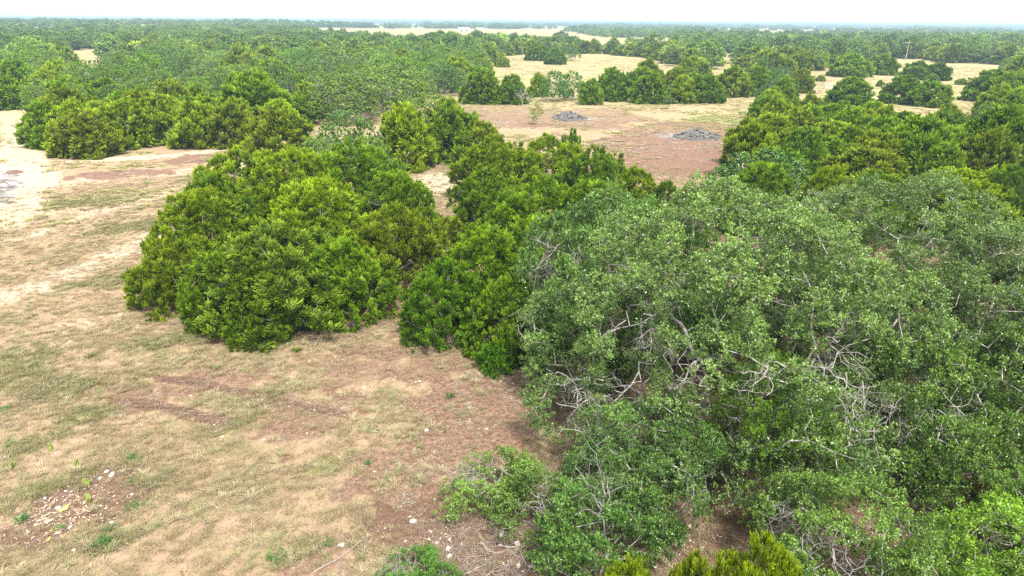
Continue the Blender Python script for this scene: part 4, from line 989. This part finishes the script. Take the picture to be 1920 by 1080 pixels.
def pad_mesh(rng):
    k = 10; a = np.arange(k) * 2 * math.pi / k; rx, rz = .07, .10; f = np.stack([np.cos(a) * rx, np.full(k, .012), np.sin(a) * rz + rz], 1); b_ = f * np.array([1, -1, 1]); cf = np.array([[0, .02, rz], [0, -.02, rz]])
    V_ = np.concatenate([f, b_, cf]); F_ = [[j, (j + 1) % k, k + (j + 1) % k, k + j] for j in range(k)] + [[j, (j + 1) % k, 2 * k, 2 * k] for j in range(k)]
    me = bpy.data.meshes.new("cactus_pad"); me.from_pydata(V_.tolist(), [], [[j, (j + 1) % k, k + (j + 1) % k, k + j] for j in range(k)] + [[(j + 1) % k, j, 2 * k] for j in range(k)] + [[k + j, k + (j + 1) % k, 2 * k + 1] for j in range(k)])
    me.materials.append(M_CACT); me.attributes.new("tone", 'FLOAT', 'POINT').data.foreach_set("value", np.full(len(V_), .6, np.float32)); return me
PAD = pad_mesh(gr)
for (px, py, lab) in [(163, 908, "yellow-green prickly pear at the upper rim of the brown scrape"), (145, 872, "taller yellow prickly pear above the scrape in the grass"), (165, 938, "small prickly pear inside the brown scrape"), (95, 840, "prickly pear with pale pads higher up the field"), (20, 875, "yellow prickly pear by the left border")]:
    e = empty("prickly_pear", ground_at(px, py)); tag(e, lab, "cactus", "prickly pears around the scrape")
    for q in range(5):
        o = obj("pad", PAD, e, (gr.uniform(-.09, .09), gr.uniform(-.08, .08), .0 if q < 3 else .12)); o.rotation_euler = (gr.uniform(-.4, .4), gr.uniform(-.4, .4), gr.uniform(0, 3))

# bare tree, thin saplings and the lone sapling of the red clearing
def small_tree(name, px, ybase, h, r, leafy, tint, lab, cat, seed, n=70, low=.35):
    rng = np.random.default_rng(seed); x, y, z = ground_at(px, ybase)
    e = empty(name, (x, y, z)); tag(e, lab, cat)
    Cs = np.array([[0, 0, h * (1 + low) / 2]]); P = Cs + unit(rng.normal(size=(n, 3))) * np.array([r, r, h * (1 - low) / 2]) * rng.uniform(.35, 1, (n, 1))
    V_, F_ = skeleton([(0, 0, -.05)], [(.05, 0, h * low * .8)], P, rng, .16, .3, .018, 4)
    obj("trunk", mesh_np(name + "_trunk", V_, F_, M_DEAD if leafy == 0 else M_BARKO), e)
    if leafy:
        V_, T_ = leaf_cloud(P, np.full(n, .28), leafy, .17, .10, rng); o = obj("crown", mesh_np(name + "_crown", V_, np.arange(len(V_)).reshape(-1, 4), M_OAK, T_, False), e); o.color = (*tint, 1)
    return e
small_tree("bare_tree", 978, 200, 3.6, 1.6, 0, None, "small leafless grey tree in front of the tree row", "dead tree", 3, 80)
small_tree("sapling", 1005, 235, 3.6, 1.3, 16, (1.5, 1.15, .5), "thin yellowish sapling left of the ash heap", "sapling", 4, 60, .15)
small_tree("sapling", 1252, 205, 2.4, 1.1, 60, (.7, .85, .7), "lone dark green sapling on the clearing in front of the flat topped juniper", "sapling", 6, 40, .25)
small_tree("sapling", 1062, 186, 1.6, .9, 40, (.7, .8, .7), "knee-high dark sapling beside the single-trunk oak", "sapling", 9, 30, .1)
small_tree("sapling", 995, 190, 2.0, 1.1, 14, (1, 1.1, .7), "faint green sapling right behind the leafless tree", "sapling", 10, 30, .1)
for (px, yb, h, r, lab) in [(150, 165, 7.5, 3.0, "bleached dead tree with forked limbs over the long thicket"), (190, 108, 6.5, 3, "white dead snag next to the pale open patch"), (510, 96, 7, 2.6, "left of two white snags standing above the oak woods"), (536, 94, 7, 2.4, "right of two white snags standing above the oak woods"),
                            (575, 160, 6.5, 2.2, "upright grey snag between dark oaks past the long thicket"), (632, 162, 6.8, 2.2, "crooked white snag behind the grey-green oaks"), (262, 112, 6.6, 2.5, "leaning white snag beyond the pale open patch"), (400, 128, 6.2, 3.0, "low bleached crown amid the bright junipers")]:
    small_tree("dead_snag", px, yb, h, r, 0, None, lab, "dead tree", int(px), 46, .45)

# ash heaps with charred branches
M_ASH = plain_mat("ash", (.035, .033, .033), (.17, .16, .16), 1.6, .95); M_CHAR = plain_mat("charred_wood", (.04, .035, .03), (.34, .32, .30), 1.5, .9)
def ash_heap(px, py, R, h, lab, seed):
    rng = np.random.default_rng(seed); e = empty("ash_heap", ground_at(px, py)); tag(e, lab, "ash pile", "burnt brush piles in the red clearing")
    nr_, na_ = 22, 56; rr = np.linspace(0, 1, nr_); aa = np.arange(na_) * 2 * math.pi / na_; Rg, Ag = np.meshgrid(rr, aa, indexing='ij')
    ed = 1 + .25 * (vn(np.cos(Ag) * 2 + 5, np.sin(Ag) * 2 + seed, 4) - .5); X = Rg * R * ed * np.cos(Ag); Y = Rg * R * ed * np.sin(Ag)
    Zh = h * np.clip(1 - Rg ** 1.6, 0, 1) ** 1.5 * (.35 + 1.2 * fbm(X * 1.0 + seed, Y * 1.0, 3, 3)) + .9 * (fbm(X * 2.2, Y * 2.2, seed, 3) - .45) * (Rg < .97) - .04 * (Rg > .97)
    V_ = np.stack([X, Y, Zh], -1).reshape(-1, 3); i, j = np.meshgrid(np.arange(nr_ - 1), np.arange(na_), indexing='ij')
    F_ = np.stack([i * na_ + j, (i + 1) * na_ + j, (i + 1) * na_ + (j + 1) % na_, i * na_ + (j + 1) % na_], -1).reshape(-1, 4)
    obj("mound", mesh_np("ash_mound", V_, F_, M_ASH), e)
    A0, A1, Ra, Rb = [], [], [], []
    for q in range(95):
        a = rng.uniform(0, 6.28); r0 = R * rng.uniform(.1, .75); r1 = r0 + R * rng.uniform(.0, .45); p0 = np.array([r0 * math.cos(a), r0 * math.sin(a), h * max(0, 1 - r0 / R) ** 1.2 + .08 + rng.uniform(0, .3)]); a1 = a + rng.normal() * 1.1
        p1 = np.array([r1 * math.cos(a1), r1 * math.sin(a1), max(.05, h * max(0, 1 - r1 / R) ** 1.4 + .08)]); A0.append(p0); A1.append(p1); Ra.append(rng.uniform(.06, .15)); Rb.append(.05)
    o = obj("charred_branches", mesh_np("charred_branches", *tubes(A0, A1, Ra, Rb, 5), M_CHAR), e); o['kind'] = 'stuff'
ash_heap(1068, 223, 3.2, .85, "cone of grey ash and charred branches behind the yellowish sapling", 2)
ash_heap(1308, 257, 3.4, .95, "darker ash mound with charred brush near the right thicket", 7)
def char(px, py, L, lab):
    x, y, z = ground_at(px, py); o = obj("charred_branch", mesh_np("charred_branch", *antlers(np.array([[0, 0, .25]]), np.array([[1.0, .3, .1]]), gr, L, .07, 5, 1, 2), M_CHAR), loc=(x, y, z)); tag(o, lab, "burnt branch")
char(22, 350, 2.6, "blackened forked branch on white ash at the left border")
char(1340, 256, 2.2, "black burnt log stub beside the darker ash mound")

# ranch gate, posts, utility poles, white barns
M_GAL = plain_mat("galvanised_pipe", (.50, .50, .50), (.62, .61, .60), 3, .5); M_POST = plain_mat("cedar_post", (.22, .17, .13), (.36, .30, .25), 6, .9); M_POLE = plain_mat("pole_wood", (.30, .25, .21), (.42, .37, .33), 6, .9)
def box_mesh(name, sx, sy, sz, mm, z0=0.0):
    V_ = np.array([[a * sx / 2, b_ * sy / 2, z0 + c_ * sz] for a in (-1, 1) for b_ in (-1, 1) for c_ in (0, 1)]); F_ = np.array([[0, 1, 3, 2], [4, 6, 7, 5], [0, 4, 5, 1], [2, 3, 7, 6], [0, 2, 6, 4], [1, 5, 7, 3]])
    return mesh_np(name, V_, F_, mm, smooth=False)
gx_, gy_, gz_ = ground_at(1555, 167); gt = empty("ranch_gate", (gx_, gy_, gz_), -.25); tag(gt, "grey pipe ranch gate standing on the sandy ground near the round dark juniper", "gate")
rail = mesh_np("gate_rail", *tubes([[-1.1, 0, 0]], [[1.1, 0, 0]], [.045], [.045], 8), M_GAL); stl = mesh_np("gate_stile", *tubes([[0, 0, .15]], [[0, 0, 1.35]], [.05], [.05], 8), M_GAL)
for k in range(6): obj("rail", rail, gt, (0, 0, .2 + k * .22))
for xx in (-1.1, 0, 1.1): obj("stile", stl, gt, (xx, 0, 0))
post = mesh_np("fence_post", *tubes([[0, 0, -.1]], [[0, 0, 1.5]], [.09], [.07], 7), M_POST)
for i, (px, py, lab) in enumerate([(1547, 166, "cedar post hinging the ranch gate on its left"), (1563, 169, "cedar post at the latch side of the ranch gate"), (1541, 163, "first thin fence post left of the gate"), (1533, 160, "second thin fence post left of the gate"), (1573, 173, "fence post nearest the round dark juniper")]):
    tag(obj("fence_post", post, loc=ground_at(px, py)), lab, "post", "posts of the ranch fence")
def utility_pole(px, ybase, h, lab):
    e = empty("utility_pole", ground_at(px, ybase)); tag(e, lab, "utility pole", "poles of the distant power line")
    obj("pole", mesh_np("pole_shaft", *tubes([[0, 0, -.3]], [[0, 0, h]], [.22], [.14], 8), M_POLE), e); obj("crossarm", box_mesh("crossarm", 2.8, .16, .16, M_POLE), e, (0, .2, h - .9))
    for s_ in (-1.2, 0.0, 1.2): obj("insulator", mesh_np("insulator", *tubes([[0, 0, 0]], [[0, 0, .25]], [.07], [.04], 6), M_GAL), e, (s_, .2, h - .74))
utility_pole(1697, 116, 8.5, "wooden pole at the end of the sandy lane")
utility_pole(1083, 70, 12, "slim wooden pole standing in front of the pale field")
utility_pole(811, 66, 11, "thin pole before the white barns")
def mast(px, ybase, h, lab):
    e = empty("lattice_mast", ground_at(px, ybase)); tag(e, lab, "radio mast", "thin masts on the skyline")
    A0, A1 = [], []; n_ = int(h / 2); w = .55
    L3 = [np.array([math.cos(a) * w, math.sin(a) * w, 0]) for a in (0, 2.094, 4.189)]
    for q in L3: obj("leg", mesh_np("mast_leg", *tubes([q + [0, 0, -.5]], [q * .6 + [0, 0, h]], [.1], [.08], 5), M_GAL), e)
    for i in range(n_):
        for j in range(3): A0.append(L3[j] * (1 - .4 * i / n_) + [0, 0, i * 2]); A1.append(L3[(j + 1) % 3] * (1 - .4 * (i + 1) / n_) + [0, 0, i * 2 + 2])
    o = obj("bracing", mesh_np("bracing", *tubes(A0, A1, [.05] * len(A0), [.05] * len(A0), 4), M_GAL), e); o['kind'] = 'stuff'
mast(522, 60, 19, "thin mast rising above the woods left of the field"); mast(1658, 62, 19, "left mast of the pair on the skyline at the right"); mast(1663, 62, 17, "right mast of the pair on the skyline")
M_WALL = plain_mat("white_metal_wall", (.74, .74, .73), (.82, .82, .80), .5, .6); M_ROOFW = plain_mat("light_roof", (.55, .56, .58), (.68, .69, .70), .4, .5); M_DARK = plain_mat("barn_door_shadowed_interior", (.10, .10, .11), (.14, .14, .15), 1, .8)
def barn(px, py, L, W, hw, hr, lab):
    g = ground_at(px, py); e = empty("white_barn", g, 0.1); tag(e, lab, "barn", "white farm buildings in the pale field")
    obj("wall", box_mesh("barn_wall", L, W, hw, M_WALL), e)
    V_ = np.array([[-L / 2 - .4, -W / 2 - .4, hw], [L / 2 + .4, -W / 2 - .4, hw], [L / 2 + .4, 0, hr], [-L / 2 - .4, 0, hr], [-L / 2 - .4, W / 2 + .4, hw], [L / 2 + .4, W / 2 + .4, hw]])
    V_ = np.concatenate([V_, V_ + [0, 0, .2]]); F_ = [[0, 3, 2, 1], [3, 4, 5, 2], [6, 7, 8, 9], [9, 8, 11, 10], [0, 1, 7, 6], [5, 4, 10, 11], [0, 6, 9, 3], [3, 9, 10, 4], [1, 2, 8, 7], [2, 5, 11, 8], [0, 4, 3, 3]]
    obj("roof", mesh_np("barn_roof", V_, np.array(F_[:-1]), M_ROOFW, smooth=False), e)
    for s_ in (-1, 1):
        me = bpy.data.meshes.new("gable"); me.from_pydata([(s_ * L / 2, -W / 2, hw), (s_ * L / 2, W / 2, hw), (s_ * L / 2, 0, hr)], [], [(0, 1, 2) if s_ > 0 else (0, 2, 1)]); me.materials.append(M_WALL); obj("gable", me, e)
    for k in (-1, 1): obj("door", box_mesh("barn_door", L * .16, .1, hw * .8, M_DARK), e, (k * L * .22, -W / 2 - .06, 0))
barn(870, 59.5, 17, 10, 3.6, 5.8, "larger white barn at the far side of the pale field"); barn(900, 58, 11, 8, 3.2, 5.0, "smaller white farm shed right of the larger barn")

# ------------------------------------------------------------------ haze
x0, x1, y0, y1, z0, z1 = -9700, 9700, -9700, 9700, -9, 22
hz = box_mesh("haze", x1 - x0, y1 - y0, z1 - z0, None or bpy.data.materials.new("haze"), z0)
mh = hz.materials[0]; mh.use_nodes = True; nh = mh.node_tree.nodes; nh.clear(); pv = nh.new("ShaderNodeVolumePrincipled"); oh = nh.new("ShaderNodeOutputMaterial"); mh.node_tree.links.new(pv.outputs[0], oh.inputs['Volume'])
pv.inputs['Color'].default_value = (.60, .83, 1, 1); pv.inputs['Density'].default_value = .00040; pv.inputs['Anisotropy'].default_value = .2
tag(obj("haze", hz), kind='stuff')
